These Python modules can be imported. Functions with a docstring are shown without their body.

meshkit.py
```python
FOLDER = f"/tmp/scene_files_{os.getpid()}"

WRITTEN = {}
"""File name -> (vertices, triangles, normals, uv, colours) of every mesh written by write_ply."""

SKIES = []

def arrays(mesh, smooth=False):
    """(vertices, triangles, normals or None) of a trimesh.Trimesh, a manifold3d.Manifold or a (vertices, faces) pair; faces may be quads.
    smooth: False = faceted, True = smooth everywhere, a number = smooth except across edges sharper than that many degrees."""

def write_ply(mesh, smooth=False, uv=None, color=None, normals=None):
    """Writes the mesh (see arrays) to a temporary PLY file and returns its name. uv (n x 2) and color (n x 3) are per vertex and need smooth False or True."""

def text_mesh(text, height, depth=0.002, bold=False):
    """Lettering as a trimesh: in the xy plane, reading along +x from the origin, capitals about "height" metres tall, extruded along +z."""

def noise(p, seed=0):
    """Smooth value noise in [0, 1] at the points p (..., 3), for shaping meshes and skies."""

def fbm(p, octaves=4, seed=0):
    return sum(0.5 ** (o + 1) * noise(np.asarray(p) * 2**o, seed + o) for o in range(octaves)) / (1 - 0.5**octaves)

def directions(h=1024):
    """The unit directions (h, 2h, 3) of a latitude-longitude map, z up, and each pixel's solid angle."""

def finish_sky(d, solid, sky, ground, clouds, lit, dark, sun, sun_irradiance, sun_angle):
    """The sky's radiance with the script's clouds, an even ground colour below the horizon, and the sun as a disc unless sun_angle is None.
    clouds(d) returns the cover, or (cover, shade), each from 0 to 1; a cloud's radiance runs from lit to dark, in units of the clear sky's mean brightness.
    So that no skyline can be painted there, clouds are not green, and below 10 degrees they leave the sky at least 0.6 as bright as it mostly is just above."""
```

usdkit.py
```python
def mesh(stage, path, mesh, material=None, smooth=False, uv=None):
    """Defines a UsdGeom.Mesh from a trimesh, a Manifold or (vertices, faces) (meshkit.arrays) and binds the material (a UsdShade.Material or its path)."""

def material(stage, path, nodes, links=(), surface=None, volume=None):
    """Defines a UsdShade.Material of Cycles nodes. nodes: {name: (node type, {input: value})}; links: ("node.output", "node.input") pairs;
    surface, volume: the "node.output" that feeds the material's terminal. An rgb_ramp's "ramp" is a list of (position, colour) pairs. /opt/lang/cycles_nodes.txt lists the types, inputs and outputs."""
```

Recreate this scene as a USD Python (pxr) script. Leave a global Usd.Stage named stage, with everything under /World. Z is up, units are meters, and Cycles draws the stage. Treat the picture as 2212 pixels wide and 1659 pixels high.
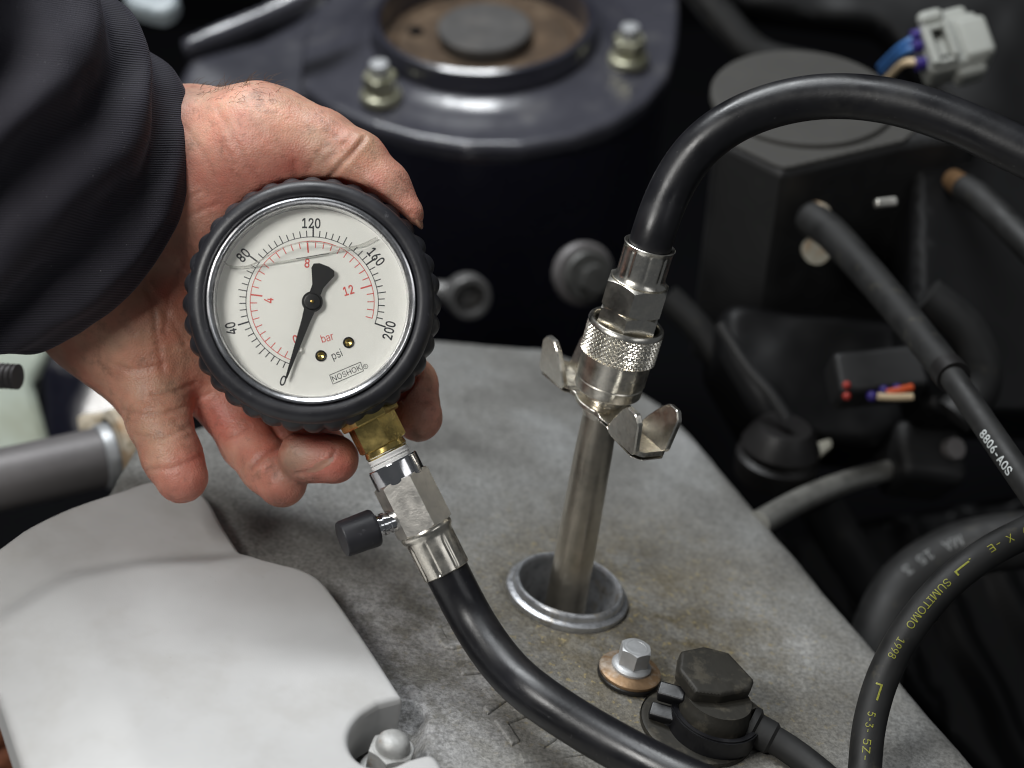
import math, numpy as np, trimesh, usdkit, meshkit
from pxr import Usd, UsdGeom, UsdLux, UsdShade, Gf, Sdf, Vt
from scipy.spatial import Delaunay, cKDTree
from scipy import ndimage
import manifold3d as m3
from shapely.geometry import Polygon, Point, LineString
import shapely, shapely.affinity

rng = np.random.default_rng(7)
stage = Usd.Stage.CreateInMemory()
UsdGeom.SetStageUpAxis(stage, 'Z'); UsdGeom.SetStageMetersPerUnit(stage, 1.0)
UsdGeom.Xform.Define(stage, '/World'); UsdGeom.Scope.Define(stage, '/World/Looks')

# ------------------------------------------------------------------ camera, lamps
PITCH = math.radians(42)
C = np.array([0, 0, 1.35])
RT, FW, UP = np.array([1., 0, 0]), np.array([0, math.cos(PITCH), -math.sin(PITCH)]), np.array([0, math.sin(PITCH), math.cos(PITCH)])
BK = -FW
R = np.stack([RT, UP, BK], 1)
cam = UsdGeom.Camera.Define(stage, '/World/camera')
M4 = np.eye(4); M4[:3, 0], M4[:3, 1], M4[:3, 2], M4[:3, 3] = RT, UP, BK, C
cam.AddTransformOp().Set(Gf.Matrix4d(*M4.T.ravel().tolist()))
cam.CreateFocalLengthAttr(50.0); cam.CreateHorizontalApertureAttr(36.0); cam.CreateVerticalApertureAttr(27.0)
cam.CreateFStopAttr(7.0); cam.CreateFocusDistanceAttr(0.452); cam.CreateClippingRangeAttr((0.02, 50.0))
cam.CreateExposureAttr(0.0)

def wd(v): return R @ np.asarray(v, float)                    # camera axes (right, up, back) -> world direction
def wp(v): return C + R @ np.asarray(v, float)

def lamp(name, at, look, w, h, power, color):
    l = UsdLux.RectLight.Define(stage, '/World/' + name)
    l.CreateWidthAttr(w); l.CreateHeightAttr(h); l.CreateIntensityAttr(power); l.CreateColorAttr(Gf.Vec3f(*color)); l.CreateNormalizeAttr(True)
    z = np.asarray(at) - np.asarray(look); z /= np.linalg.norm(z)
    x = np.cross([0, 0, 1.0], z); x /= np.linalg.norm(x); y = np.cross(z, x)
    m = np.eye(4); m[:3, 0], m[:3, 1], m[:3, 2], m[:3, 3] = x, y, z, at
    l.AddTransformOp().Set(Gf.Matrix4d(*m.T.ravel().tolist()))
lamp('work_lamp', wp((-0.30, 0.20, 0.04)), wp((-0.03, -0.05, -0.47)), 0.20, 0.15, 0.78, (1.0, .985, .95))
lamp('bench_lamp', (-0.25, 1.0, 1.98), (-.05, .35, 1.0), 0.6, 0.22, 3.3, (.95, .98, 1.0))
lamp('ceiling_lamp', (-0.25, 1.0, 3.2), (0, .5, 1.0), 1.3, 0.35, 4.5, (.93, .97, 1.0))
lamp('ceiling_lamp_001', (1.5, -0.5, 2.5), (0, .3, 1.0), 1.3, 0.5, 1.0, (.98, .99, 1.0))
dome = UsdLux.DomeLight.Define(stage, '/World/workshop_air')
usdkit.material(stage, '/World/Looks/air', {'b': ('background_shader', {'color': (.9, .95, 1.0), 'strength': 0.075})}, surface='b.background')
UsdShade.MaterialBindingAPI.Apply(dome.GetPrim()).Bind(UsdShade.Material.Get(stage, '/World/Looks/air'))

# ------------------------------------------------------------------ helpers
K = 0.72 / 2212                                               # metres per picture unit at one metre
def ray(px, py): return np.array([(px - 1106) * K, (829.5 - py) * K, -1.0])
def P(px, py, d): return wp(ray(px, py) * d)                  # a point d metres along the view axis
def mm(px, d): return px * K * d                              # a length seen at that distance
def on(px, py, p0, n):
    r = R @ ray(px, py); return C + r * (np.dot(p0 - C, n) / np.dot(r, n))
def to_px(v):
    q = (np.asarray(v) - C) @ R
    return np.stack([1106 - q[..., 0] / q[..., 2] / K, 829.5 + q[..., 1] / q[..., 2] / K], -1)
def unit(v): v = np.asarray(v, float); return v / np.linalg.norm(v)
def frame(o, z, x=(1, 0, 0)):
    z = unit(z); x = np.asarray(x, float); x = unit(x - z * np.dot(x, z)); m = np.eye(4)
    m[:3, 0], m[:3, 1], m[:3, 2], m[:3, 3] = x, np.cross(z, x), z, o
    return m
def shift(fr, x=0, y=0, z=0):
    m = fr.copy(); m[:3, 3] = fr[:3, :3] @ [x, y, z] + fr[:3, 3]; return m
def put(mesh, fr):
    v, f, _ = meshkit.arrays(mesh); return trimesh.Trimesh(v @ fr[:3, :3].T + fr[:3, 3], f, process=False)
def join(*ms): return trimesh.util.concatenate([trimesh.Trimesh(*meshkit.arrays(m)[:2], process=False) for m in ms])
taken = {}
def numbered(base, name):
    n = taken.get((base, name), 0); taken[(base, name)] = n + 1
    return f'{base}/{name}' + (f'_{n:03d}' if n else '')
origin = {}
def tag(p, label=None, cat=None, group=None, kind=None):
    for k, v in (('label', label), ('category', cat), ('group', group), ('kind', kind)):
        if v: p.SetCustomDataByKey(k, v)
    return p
def thing(name, loc, label=None, cat=None, group=None, kind=None):
    path = numbered('/World', name); x = UsdGeom.Xform.Define(stage, path)
    x.AddTranslateOp().Set(Gf.Vec3d(*map(float, loc))); origin[path] = np.asarray(loc, float)
    return tag(x.GetPrim(), label, cat, group, kind)
BAD = []
def mk(name, mesh, mat, parent=None, smooth=35, label=None, cat=None, group=None, kind=None, attr=None):
    base = str(parent.GetPath()) if parent else '/World'
    path = numbered(base, name); o = np.zeros(3)
    for k, v in origin.items():
        if path.startswith(k + '/'): o = v
    v, f, _ = meshkit.arrays(mesh)
    if attr is None:
        u = np.unique(f); f = np.searchsorted(u, f); v = v[u]
        ar = np.linalg.norm(np.cross(v[f[:, 1]] - v[f[:, 0]], v[f[:, 2]] - v[f[:, 0]]), axis=1); f = f[ar > 1e-13]; u = np.unique(f); f = np.searchsorted(u, f); v = v[u]
    m = usdkit.mesh(stage, path, (v - o, f), '/World/Looks/' + mat, smooth=smooth)
    if attr is not None:
        UsdGeom.PrimvarsAPI(m).CreatePrimvar('tint', Sdf.ValueTypeNames.Color3fArray, 'vertex').Set(Vt.Vec3fArray.FromNumpy(attr.astype(np.float32)))
    return tag(m.GetPrim(), label, cat, group, kind)

def lathe(profile, fr, n=64, wob=None):
    """profile: (r, z) list from the bottom up or open; wob(angle, k) -> radius added"""
    p = np.asarray(profile, float); a = np.arange(n) / n * 2 * np.pi
    r = p[:, 0][:, None] + (wob(a[None], np.arange(len(p))[:, None]) if wob else 0) * np.ones((1, n))
    v = np.stack([r * np.cos(a), r * np.sin(a), np.repeat(p[:, 1][:, None], n, 1)], -1).reshape(-1, 3)
    i, j = np.meshgrid(np.arange(len(p) - 1), np.arange(n), indexing='ij'); k = (j + 1) % n
    q = np.stack([i * n + j, i * n + k, (i + 1) * n + k, (i + 1) * n + j], -1).reshape(-1, 4)
    return put((v, q), fr)
def cyl(r, z0, z1, fr, b=None, n=40, r2=None):
    r2 = r if r2 is None else r2; b = min(r, r2) * .08 if b is None else b
    return lathe([(0, z0), (r - b, z0), (r - b * .3, z0 + b * .3), (r, z0 + b), (r2, z1 - b), (r2 - b * .3, z1 - b * .3), (r2 - b, z1), (0, z1)], fr, n)
def hexa(af, z0, z1, fr, ch=.12, n=6, rot=0):
    """hexagon bar with the chamfered corners of a nut"""
    R_ = af / 2 / math.cos(math.pi / n)
    pts = [(R_ * math.cos(2 * math.pi * i / n + rot), R_ * math.sin(2 * math.pi * i / n + rot)) for i in range(n)]
    h = m3.Manifold.extrude(m3.CrossSection([pts]), z1 - z0)
    c = af * ch; r = af / 2
    prof = [(0, 0), (r * 1.0, 0), (R_ + .001, (R_ + .001 - r) * .6), (R_ + .001, z1 - z0 - (R_ + .001 - r) * .6), (r, z1 - z0), (0, z1 - z0)]
    cone = m3.Manifold.revolve(m3.CrossSection([prof]), 64)
    h = h ^ cone
    return put(h.translate((0, 0, z0)), fr)
def rbox(sx, sy, sz, fr, r=.001):
    s = m3.Manifold.sphere(r, 12); b = []
    for x in (-1, 1):
        for y in (-1, 1):
            for z in (-1, 1):
                b.append(s.translate((x * (sx / 2 - r), y * (sy / 2 - r), z * (sz / 2 - r))))
    return put(m3.Manifold.batch_hull(b), fr)
def rprism(poly, z0, z1, fr, r=.0008):
    """shapely polygon extruded, top and bottom edges bevelled"""
    out = []
    g = poly.buffer(0)
    def ring(p): return np.asarray(p.exterior.coords)[:-1]
    mf = m3.Manifold.extrude(m3.CrossSection([ring(g)[::1 if g.exterior.is_ccw else -1]]), z1 - z0 - 2 * r).translate((0, 0, z0 + r))
    sm = g.buffer(-r)
    mf2 = m3.Manifold.extrude(m3.CrossSection([ring(sm)[::1 if sm.exterior.is_ccw else -1]]), z1 - z0).translate((0, 0, z0))
    if g.buffer(-r).area > 0 and g.convex_hull.area < g.area * 1.01:
        return put(m3.Manifold.batch_hull([mf, mf2]), fr)
    return put(mf + mf2, fr)
def spline(pts, n=80, passes=2):
    pts = np.asarray(pts, float); p = np.vstack([2 * pts[0] - pts[1], pts, 2 * pts[-1] - pts[-2]]); out = []
    m = len(pts) - 1
    for i in range(m):
        a, b, c, d = p[i:i + 4]; t = np.linspace(0, 1, max(2, n // m), endpoint=False)[:, None]
        out.append(.5 * (2 * b + (c - a) * t + (2 * a - 5 * b + 4 * c - d) * t ** 2 + (3 * b - a - 3 * c + d) * t ** 3))
    q = np.vstack(out + [pts[-1:]])
    s = np.r_[0, np.cumsum(np.linalg.norm(np.diff(q, axis=0), axis=1))]; u = np.linspace(0, s[-1], n)
    q = np.stack([np.interp(u, s, q[:, k]) for k in range(3)], 1)
    for _ in range(passes): q[1:-1] = (q[:-2] + 2 * q[1:-1] + q[2:]) / 4
    return q
def tangents(p):
    t = np.gradient(p, axis=0); return t / np.linalg.norm(t, axis=1, keepdims=True)
def tube(p, r, n=28, caps=True, wob=None):
    p = np.asarray(p, float); T = tangents(p); r = np.broadcast_to(np.asarray(r, float), (len(p),)).copy()
    N = np.zeros_like(p); N[0] = unit(np.cross(T[0], [.3, .5, .81]))
    for i in range(1, len(p)): N[i] = unit(N[i - 1] - T[i] * np.dot(N[i - 1], T[i]))
    B = np.cross(T, N); a = np.arange(n) / n * 2 * np.pi
    rr = r[:, None] + (wob(a[None], np.arange(len(p))[:, None]) if wob else 0)
    v = p[:, None] + rr[..., None] * (np.cos(a)[None, :, None] * N[:, None] + np.sin(a)[None, :, None] * B[:, None])
    i, j = np.meshgrid(np.arange(len(p) - 1), np.arange(n), indexing='ij'); k = (j + 1) % n
    q = np.stack([i * n + j, i * n + k, (i + 1) * n + k, (i + 1) * n + j], -1).reshape(-1, 4)
    f = np.vstack([q[:, [0, 1, 2]], q[:, [0, 2, 3]]]); v = v.reshape(-1, 3)
    if caps:
        m = len(v); v = np.vstack([v, p[:1], p[-1:]]); o = (len(p) - 1) * n; jj = np.arange(n)
        f = np.vstack([f, np.stack([np.full(n, m), (jj + 1) % n, jj], 1), np.stack([np.full(n, m + 1), o + jj, o + (jj + 1) % n], 1)])
    return trimesh.Trimesh(v, f, process=False)
def curve_px(pts, n=80): return spline([P(*q) for q in pts], n)
def text_on(path, r, text, height, s0, squeeze=1.0, side=0.0, lift=6e-5, bold=False, fit=None):
    t = meshkit.text_mesh(text, height, 4e-5, bold) if isinstance(text, str) else join(*text)
    sv, sf_ = trimesh.remesh.subdivide_to_size(t.vertices, t.faces, .0006, max_iter=12); t = trimesh.Trimesh(sv, sf_, process=False); v = np.array(t.vertices)
    if fit: squeeze = fit / (v[:, 0].max() - v[:, 0].min()); v[:, 0] -= v[:, 0].min()
    L = np.r_[0, np.cumsum(np.linalg.norm(np.diff(path, axis=0), axis=1))]; T = tangents(path)
    s = s0 + v[:, 0] * squeeze; c = np.stack([np.interp(s, L, path[:, k]) for k in range(3)], 1); tt = np.stack([np.interp(s, L, T[:, k]) for k in range(3)], 1)
    n = C - c; n -= tt * (n * tt).sum(1, keepdims=True); n /= np.linalg.norm(n, axis=1, keepdims=True); b = np.cross(n, tt)
    a = ((v[:, 1] - height / 2) / r + side)[:, None]
    return trimesh.Trimesh(c + (r + lift + v[:, 2:3]) * (np.cos(a) * n + np.sin(a) * b), t.faces, process=False)
def slab(poly, fr, T, edge=.004, s=.003, hfn=None, steps=(0, .12, .35, .65, 1.0), wall=True, bs=None):
    """a plate with a rounded upper edge over the plane of fr: poly in its x, y; hfn(xy) adds height"""
    pts, bnd = [], []
    for k, d in enumerate(steps):
        g = poly.buffer(-d * edge) if d else poly
        for q in getattr(g, 'geoms', [g]):
            if q.is_empty: continue
            for ringg in [q.exterior, *q.interiors]:
                n = max(8, int(ringg.length / (bs or s))); c = np.array([ringg.interpolate(i / n, normalized=True).coords[0] for i in range(n)])
                if k == 0: bnd.append((len(pts), n))
                pts += c.tolist()
    x0, y0, x1, y1 = poly.bounds
    gx, gy = np.meshgrid(np.arange(x0, x1, s), np.arange(y0, y1, s)); gx = gx + (np.arange(gx.shape[0]) % 2)[:, None] * s / 2
    gp = np.stack([gx.ravel(), gy.ravel()], 1); inner = poly.buffer(-edge * 1.0 - s * .6)
    shapely.prepare(inner); gp = gp[shapely.contains_xy(inner, gp[:, 0], gp[:, 1])]
    xy = np.vstack([pts, gp]) if len(gp) else np.array(pts)
    tri = Delaunay(xy + rng.normal(0, 1e-8, xy.shape)).simplices
    cc = xy[tri].mean(1); big = poly.buffer(1e-6); shapely.prepare(big); tri = tri[shapely.contains_xy(big, cc[:, 0], cc[:, 1])]
    e1, e2 = xy[tri[:, 1]] - xy[tri[:, 0]], xy[tri[:, 2]] - xy[tri[:, 0]]
    flip = e1[:, 0] * e2[:, 1] - e1[:, 1] * e2[:, 0] < 0; tri[flip] = tri[flip][:, ::-1]
    d = shapely.distance(poly.boundary, shapely.points(xy)); t = np.clip(1 - d / edge, 0, 1)
    z = -edge * (1 - np.sqrt(np.clip(1 - t * t, 0, 1)))
    if hfn is not None: z = z + hfn(xy)
    v = np.column_stack([xy, z]); f = [tri]
    if wall:
        for st, n in bnd:
            i = np.arange(n); top = st + i; low = len(v) + i
            w = v[top].copy(); w[:, 2] = -T; v = np.vstack([v, w]); nx = np.roll(i, -1)
            f += [np.stack([top, low, low[nx]], 1), np.stack([top, low[nx], top[nx]], 1)]
    return put((v, np.vstack(f)), fr)
def flat(fr, v): return ((np.asarray(v) - fr[:3, 3]) @ fr[:3, :3])[..., :2]
def poly_px(pts, fr, up=0.0, smooth=0.0):
    """outline whose points lie on the plane z = up of fr"""
    n = fr[:3, 2]; p0 = fr[:3, 3] + n * up
    g = Polygon([flat(fr, on(x, y, p0, n)) for x, y in pts]).buffer(0)
    return g.buffer(smooth).buffer(-2 * smooth).buffer(smooth) if smooth else g

# ------------------------------------------------------------------ materials
NV = wd(unit((0.19, 0.881, 0.432)))
HOLE = P(1224, 1284, 0.52)
def mat(name, col, rough=.5, metal=0.0, var=None, bump=None, spots=None, rvar=None, extra=None):
    """var: (scale, amount, detail); bump: (scale, distance, detail); spots: [(scale, threshold, width, colour, amount)]"""
    nd = {'g': ('geometry', {}), 'p': ('principled_bsdf', {'base_color': col, 'roughness': rough, 'metallic': metal, **(extra or {})})}
    ln = []; cur = None
    if var:
        nd['n0'] = ('noise_texture', {'scale': var[0], 'detail': var[2] if len(var) > 2 else 4.0, 'roughness': .6})
        a = var[1]; nd['r0'] = ('rgb_ramp', {'ramp': [(.28, [c * (1 - a) for c in col]), (.72, [min(1, c * (1 + a)) for c in col])]})
        ln += [('g.position', 'n0.vector'), ('n0.fac', 'r0.fac')]; cur = 'r0.color'
    for i, (sc, th, wd_, c2, am) in enumerate(spots or []):
        nd[f's{i}'] = ('noise_texture', {'scale': sc, 'detail': 5.0, 'roughness': .65}); nd[f'm{i}'] = ('map_range', {'from_min': th, 'from_max': th + wd_, 'to_min': 0.0, 'to_max': am, 'clamp': True})
        nd[f'x{i}'] = ('mix', {'color1': col, 'color2': c2})
        ln += [('g.position', f's{i}.vector'), (f's{i}.fac', f'm{i}.value'), (f'm{i}.result', f'x{i}.fac')]
        if cur: ln.append((cur, f'x{i}.color1'))
        cur = f'x{i}.color'
    if cur: ln.append((cur, 'p.base_color'))
    if rvar:
        nd['rn'] = ('noise_texture', {'scale': rvar[0], 'detail': 4.0}); nd['rm'] = ('map_range', {'from_min': .3, 'from_max': .7, 'to_min': rough - rvar[1], 'to_max': rough + rvar[1], 'clamp': True})
        ln += [('g.position', 'rn.vector'), ('rn.fac', 'rm.value'), ('rm.result', 'p.roughness')]
    if bump:
        nd['bn'] = ('noise_texture', {'scale': bump[0], 'detail': bump[2] if len(bump) > 2 else 3.0, 'roughness': .6}); nd['b'] = ('bump', {'strength': 1.0, 'distance': bump[1]})
        ln += [('g.position', 'bn.vector'), ('bn.fac', 'b.height'), ('b.normal', 'p.normal')]
    return usdkit.material(stage, '/World/Looks/' + name, nd, ln, surface='p.BSDF')

usdkit.material(stage, '/World/Looks/cast_aluminium', {
    'g': ('geometry', {}),
    'n1': ('noise_texture', {'scale': 16.0, 'detail': 7.0, 'roughness': .62}), 'r1': ('rgb_ramp', {'ramp': [(.30, (.16, .155, .145)), (.48, (.27, .265, .25)), (.60, (.33, .33, .32)), (.72, (.45, .45, .445))]}),
    'n2': ('noise_texture', {'scale': 700.0, 'detail': 5.0, 'roughness': .7}), 'r2': ('map_range', {'from_min': .36, 'from_max': .64, 'to_min': .62, 'to_max': 1.30, 'clamp': True}), 'm2': ('vector_math', {'math_type': 'scale'}),
    'd1': ('vector_math', {'math_type': 'distance', 'vector2': tuple(HOLE + R @ np.array([.022, -.012, .012]))}), 'q1': ('map_range', {'from_min': .02, 'from_max': .10, 'to_min': 1.0, 'to_max': 0.0, 'clamp': True}),
    'n3': ('noise_texture', {'scale': 60.0, 'detail': 6.0, 'roughness': .7}), 'q3': ('map_range', {'from_min': .36, 'from_max': .60, 'to_min': .30, 'to_max': 1.0, 'clamp': True}), 'w1': ('math', {'math_type': 'multiply'}), 'x1': ('mix', {'color2': (.13, .105, .06)}), 
    'n4': ('noise_texture', {'scale': 420.0, 'detail': 4.0, 'roughness': .6}), 'q4': ('map_range', {'from_min': .60, 'from_max': .66, 'to_min': 0.0, 'to_max': .8, 'clamp': True}), 'w4': ('math', {'math_type': 'multiply'}), 'x4': ('mix', {'color2': (.40, .32, .15)}),
    'd5': ('vector_math', {'math_type': 'distance', 'vector2': tuple(P(880, 1420, .465))}), 'q5': ('map_range', {'from_min': .01, 'from_max': .06, 'to_min': .75, 'to_max': 0.0, 'clamp': True}), 'n5': ('noise_texture', {'scale': 80.0, 'detail': 7.0, 'roughness': .7}), 'r5': ('map_range', {'from_min': .42, 'from_max': .58, 'to_min': 0.0, 'to_max': 1.0, 'clamp': True}), 'w5': ('math', {'math_type': 'multiply'}), 'x5': ('mix', {'color2': (.60, .60, .62)}),
    'bn': ('noise_texture', {'scale': 1400.0, 'detail': 4.0, 'roughness': .65}), 'b': ('bump', {'strength': 1.0, 'distance': .00022}),
    'p': ('principled_bsdf', {'metallic': .30, 'roughness': .55})},
    [('g.position', k + '.vector') for k in ('n1', 'n2', 'n3', 'n4', 'n5', 'bn')] + [('g.position', 'd1.vector1'), ('g.position', 'd5.vector1'), ('n1.fac', 'r1.fac'), ('n2.fac', 'r2.value'), ('r2.result', 'm2.scale'),
     ('d1.value', 'q1.value'), ('n3.fac', 'q3.value'), ('q1.result', 'w1.value1'), ('q3.result', 'w1.value2'), ('w1.value', 'x1.fac'), ('n4.fac', 'q4.value'), ('q4.result', 'w4.value1'), ('q1.result', 'w4.value2'), ('w4.value', 'x4.fac'),
     ('d5.value', 'q5.value'), ('n5.fac', 'r5.value'), ('q5.result', 'w5.value1'), ('r5.result', 'w5.value2'), ('w5.value', 'x5.fac'),
     ('r1.color', 'x5.color1'), ('x5.color', 'x1.color1'), ('x1.color', 'm2.vector1'), ('m2.vector', 'x4.color1'), ('x4.color', 'p.base_color'), ('bn.fac', 'b.height'), ('b.normal', 'p.normal')], surface='p.BSDF')
mat('machined_aluminium', (.50, .51, .53), .38, .75, var=(120, .25), rvar=(400, .12), bump=(600, .00005), spots=[(110, .55, .12, (.30, .22, .10), .5)])
mat('white_plastic', (.50, .498, .495), .42, 0, var=(40, .05, 5), bump=(2500, .00004), rvar=(60, .08),
    spots=[(22, .50, .25, (.37, .355, .33), .6), (900, .70, .03, (.2, .18, .15), .6)])
mat('black_rubber', (.008, .008, .010), .36, 0, var=(80, .35), rvar=(70, .12), bump=(900, .00004), spots=[(700, .66, .05, (.10, .10, .10), .6), (60, .58, .14, (.03, .029, .027), .6)])
mat('boot_rubber', (.018, .018, .022), .44, 0, var=(90, .3), rvar=(90, .08), bump=(1500, .00004), spots=[(420, .63, .06, (.10, .10, .11), .5), (70, .58, .14, (.045, .045, .05), .6)])
mat('dull_rubber', (.010, .010, .010), .6, 0, var=(90, .35), rvar=(90, .10), bump=(700, .00004), spots=[(130, .6, .1, (.05, .045, .03), .5)])
mat('chrome', (.72, .72, .74), .14, 1, rvar=(160, .05), bump=(160, .00004))
mat('bezel_steel', (.80, .80, .82), .24, 1, rvar=(160, .06), bump=(200, .00004))
mat('nickel', (.76, .72, .64), .30, 1, var=(200, .08), rvar=(200, .08), bump=(300, .00004))
mat('nickel_bright', (.80, .77, .70), .26, 1, rvar=(200, .06), bump=(250, .00005))
mat('nickel_tube', (.52, .48, .41), .38, 1, var=(150, .12), rvar=(120, .08), bump=(500, .00003))
mat('sandblasted_nickel', (.74, .71, .66), .42, 1, var=(250, .10), rvar=(300, .08), bump=(1500, .00007, 4))
mat('brass', (.62, .47, .17), .28, 1, var=(120, .15), rvar=(200, .10), bump=(500, .00005))
mat('screw_brass', (.55, .40, .13), .25, 1)
mat('thread_tape', (.80, .80, .79), .55, bump=(1200, .0002))
mat('dial_white', (.87, .87, .83), .55)
mat('ink_black', (.035, .036, .042), .5)
mat('ink_red', (.68, .105, .09), .5)
mat('needle_black', (.008, .008, .009), .4)
mat('yellow_print', (.24, .24, .025), .5, var=(2500, .5))
mat('faded_print', (.16, .165, .165), .6, var=(1500, .4))
mat('white_print', (.55, .58, .58), .5, var=(2500, .3))
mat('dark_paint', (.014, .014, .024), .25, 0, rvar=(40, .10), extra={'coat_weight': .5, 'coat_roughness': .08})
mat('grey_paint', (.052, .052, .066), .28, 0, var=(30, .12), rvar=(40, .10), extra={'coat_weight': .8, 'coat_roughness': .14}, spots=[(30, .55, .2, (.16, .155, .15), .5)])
mat('ring_paint', (.030, .030, .042), .22, 0, rvar=(40, .08), extra={'coat_weight': .8, 'coat_roughness': .06})
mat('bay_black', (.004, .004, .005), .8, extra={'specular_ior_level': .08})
mat('rubber_cap', (.075, .072, .070), .6, var=(60, .2), spots=[(50, .5, .2, (.12, .11, .10), .6)])
mat('rusty_plate', (.082, .052, .030), .7, .2, var=(70, .4), bump=(400, .0003), spots=[(60, .52, .15, (.17, .12, .075), .7)])
mat('zinc_yellow', (.44, .43, .32), .36, .7, var=(150, .25), rvar=(200, .1), spots=[(160, .55, .1, (.25, .26, .12), .7)])
mat('zinc_grey', (.50, .51, .52), .48, .55, var=(200, .15), bump=(900, .00006))
mat('galvanised', (.40, .40, .39), .55, .45, var=(200, .25), bump=(900, .00012), spots=[(250, .6, .08, (.30, .20, .12), .5)])
mat('dark_zinc', (.11, .11, .105), .5, .5, var=(150, .25))
mat('dull_steel', (.26, .255, .25), .42, .6, var=(120, .2))
mat('rust_washer', (.30, .19, .105), .45, .55, var=(150, .35), rvar=(200, .12), bump=(600, .0001), spots=[(90, .47, .12, (.52, .45, .38), .85)])
mat('grommet', (.010, .009, .009), .45, bump=(500, .0001))
mat('sensor_plastic', (.020, .018, .0135), .62, var=(100, .25), bump=(500, .0001), spots=[(160, .52, .12, (.075, .066, .048), .6)])
mat('clip_plastic', (.006, .006, .0075), .40, rvar=(200, .12), bump=(400, .00006))
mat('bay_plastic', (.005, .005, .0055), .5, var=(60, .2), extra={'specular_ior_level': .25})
mat('box_plastic', (.0105, .0105, .011), .55, var=(60, .2), bump=(1500, .00008), rvar=(90, .08))
mat('lid_plastic', (.046, .044, .040), .75, var=(40, .12), bump=(1500, .0001))
mat('connector_grey', (.36, .37, .34), .5, var=(60, .06), bump=(900, .00005))
mat('wire_blue', (.05, .16, .42), .4); mat('wire_seal', (.035, .02, .18), .4); mat('wire_cream', (.72, .56, .36), .4); mat('wire_orange', (.62, .09, .02), .4); mat('wire_red', (.35, .03, .02), .5)
mat('bare_metal', (.52, .51, .47), .35, .8, var=(80, .2), rvar=(90, .1))
mat('cream_bracket', (.42, .40, .33), .55, .2, var=(70, .25), spots=[(60, .5, .12, (.35, .21, .10), .8)])
mat('rusty_bracket', (.60, .52, .40), .6, .1, var=(70, .2), bump=(300, .0003), spots=[(45, .48, .12, (.40, .22, .09), .85), (70, .58, .08, (.16, .11, .05), .7)])
mat('pipe_grey', (.16, .15, .15), .5, .2, var=(50, .12))
mat('plate_blue', (.30, .34, .36), .35, 0, var=(18, .1))
mat('pale_panel', (.42, .47, .40), .55, 0, var=(18, .2), spots=[(14, .5, .15, (.30, .31, .22), .6)])
mat('rust', (.22, .075, .035), .7, .2, var=(90, .5), bump=(300, .0004))
mat('copper', (.20, .115, .055), .5, .6, var=(90, .3))
mat('nail', (.40, .19, .13), .5, 0, var=(300, .12), bump=(600, .00005), extra={'subsurface_weight': .2, 'subsurface_scale': .002})
mat('hair', (.10, .055, .03), .5)
usdkit.material(stage, '/World/Looks/pane', {'f': ('fresnel', {'IOR': 1.35}), 't': ('transparent_bsdf', {'color': (.985, .985, .98)}), 'gl': ('glossy_bsdf', {'roughness': .03, 'color': (1, 1, 1)}), 'x': ('mix_closure', {})},
                [('f.fac', 'x.fac'), ('t.BSDF', 'x.closure1'), ('gl.BSDF', 'x.closure2')], surface='x.closure')
usdkit.material(stage, '/World/Looks/liquid', {'p': ('principled_bsdf', {'base_color': (.8, .8, .78), 'roughness': .03, 'transmission_weight': 1.0, 'ior': 1.33})}, surface='p.BSDF')
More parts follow.
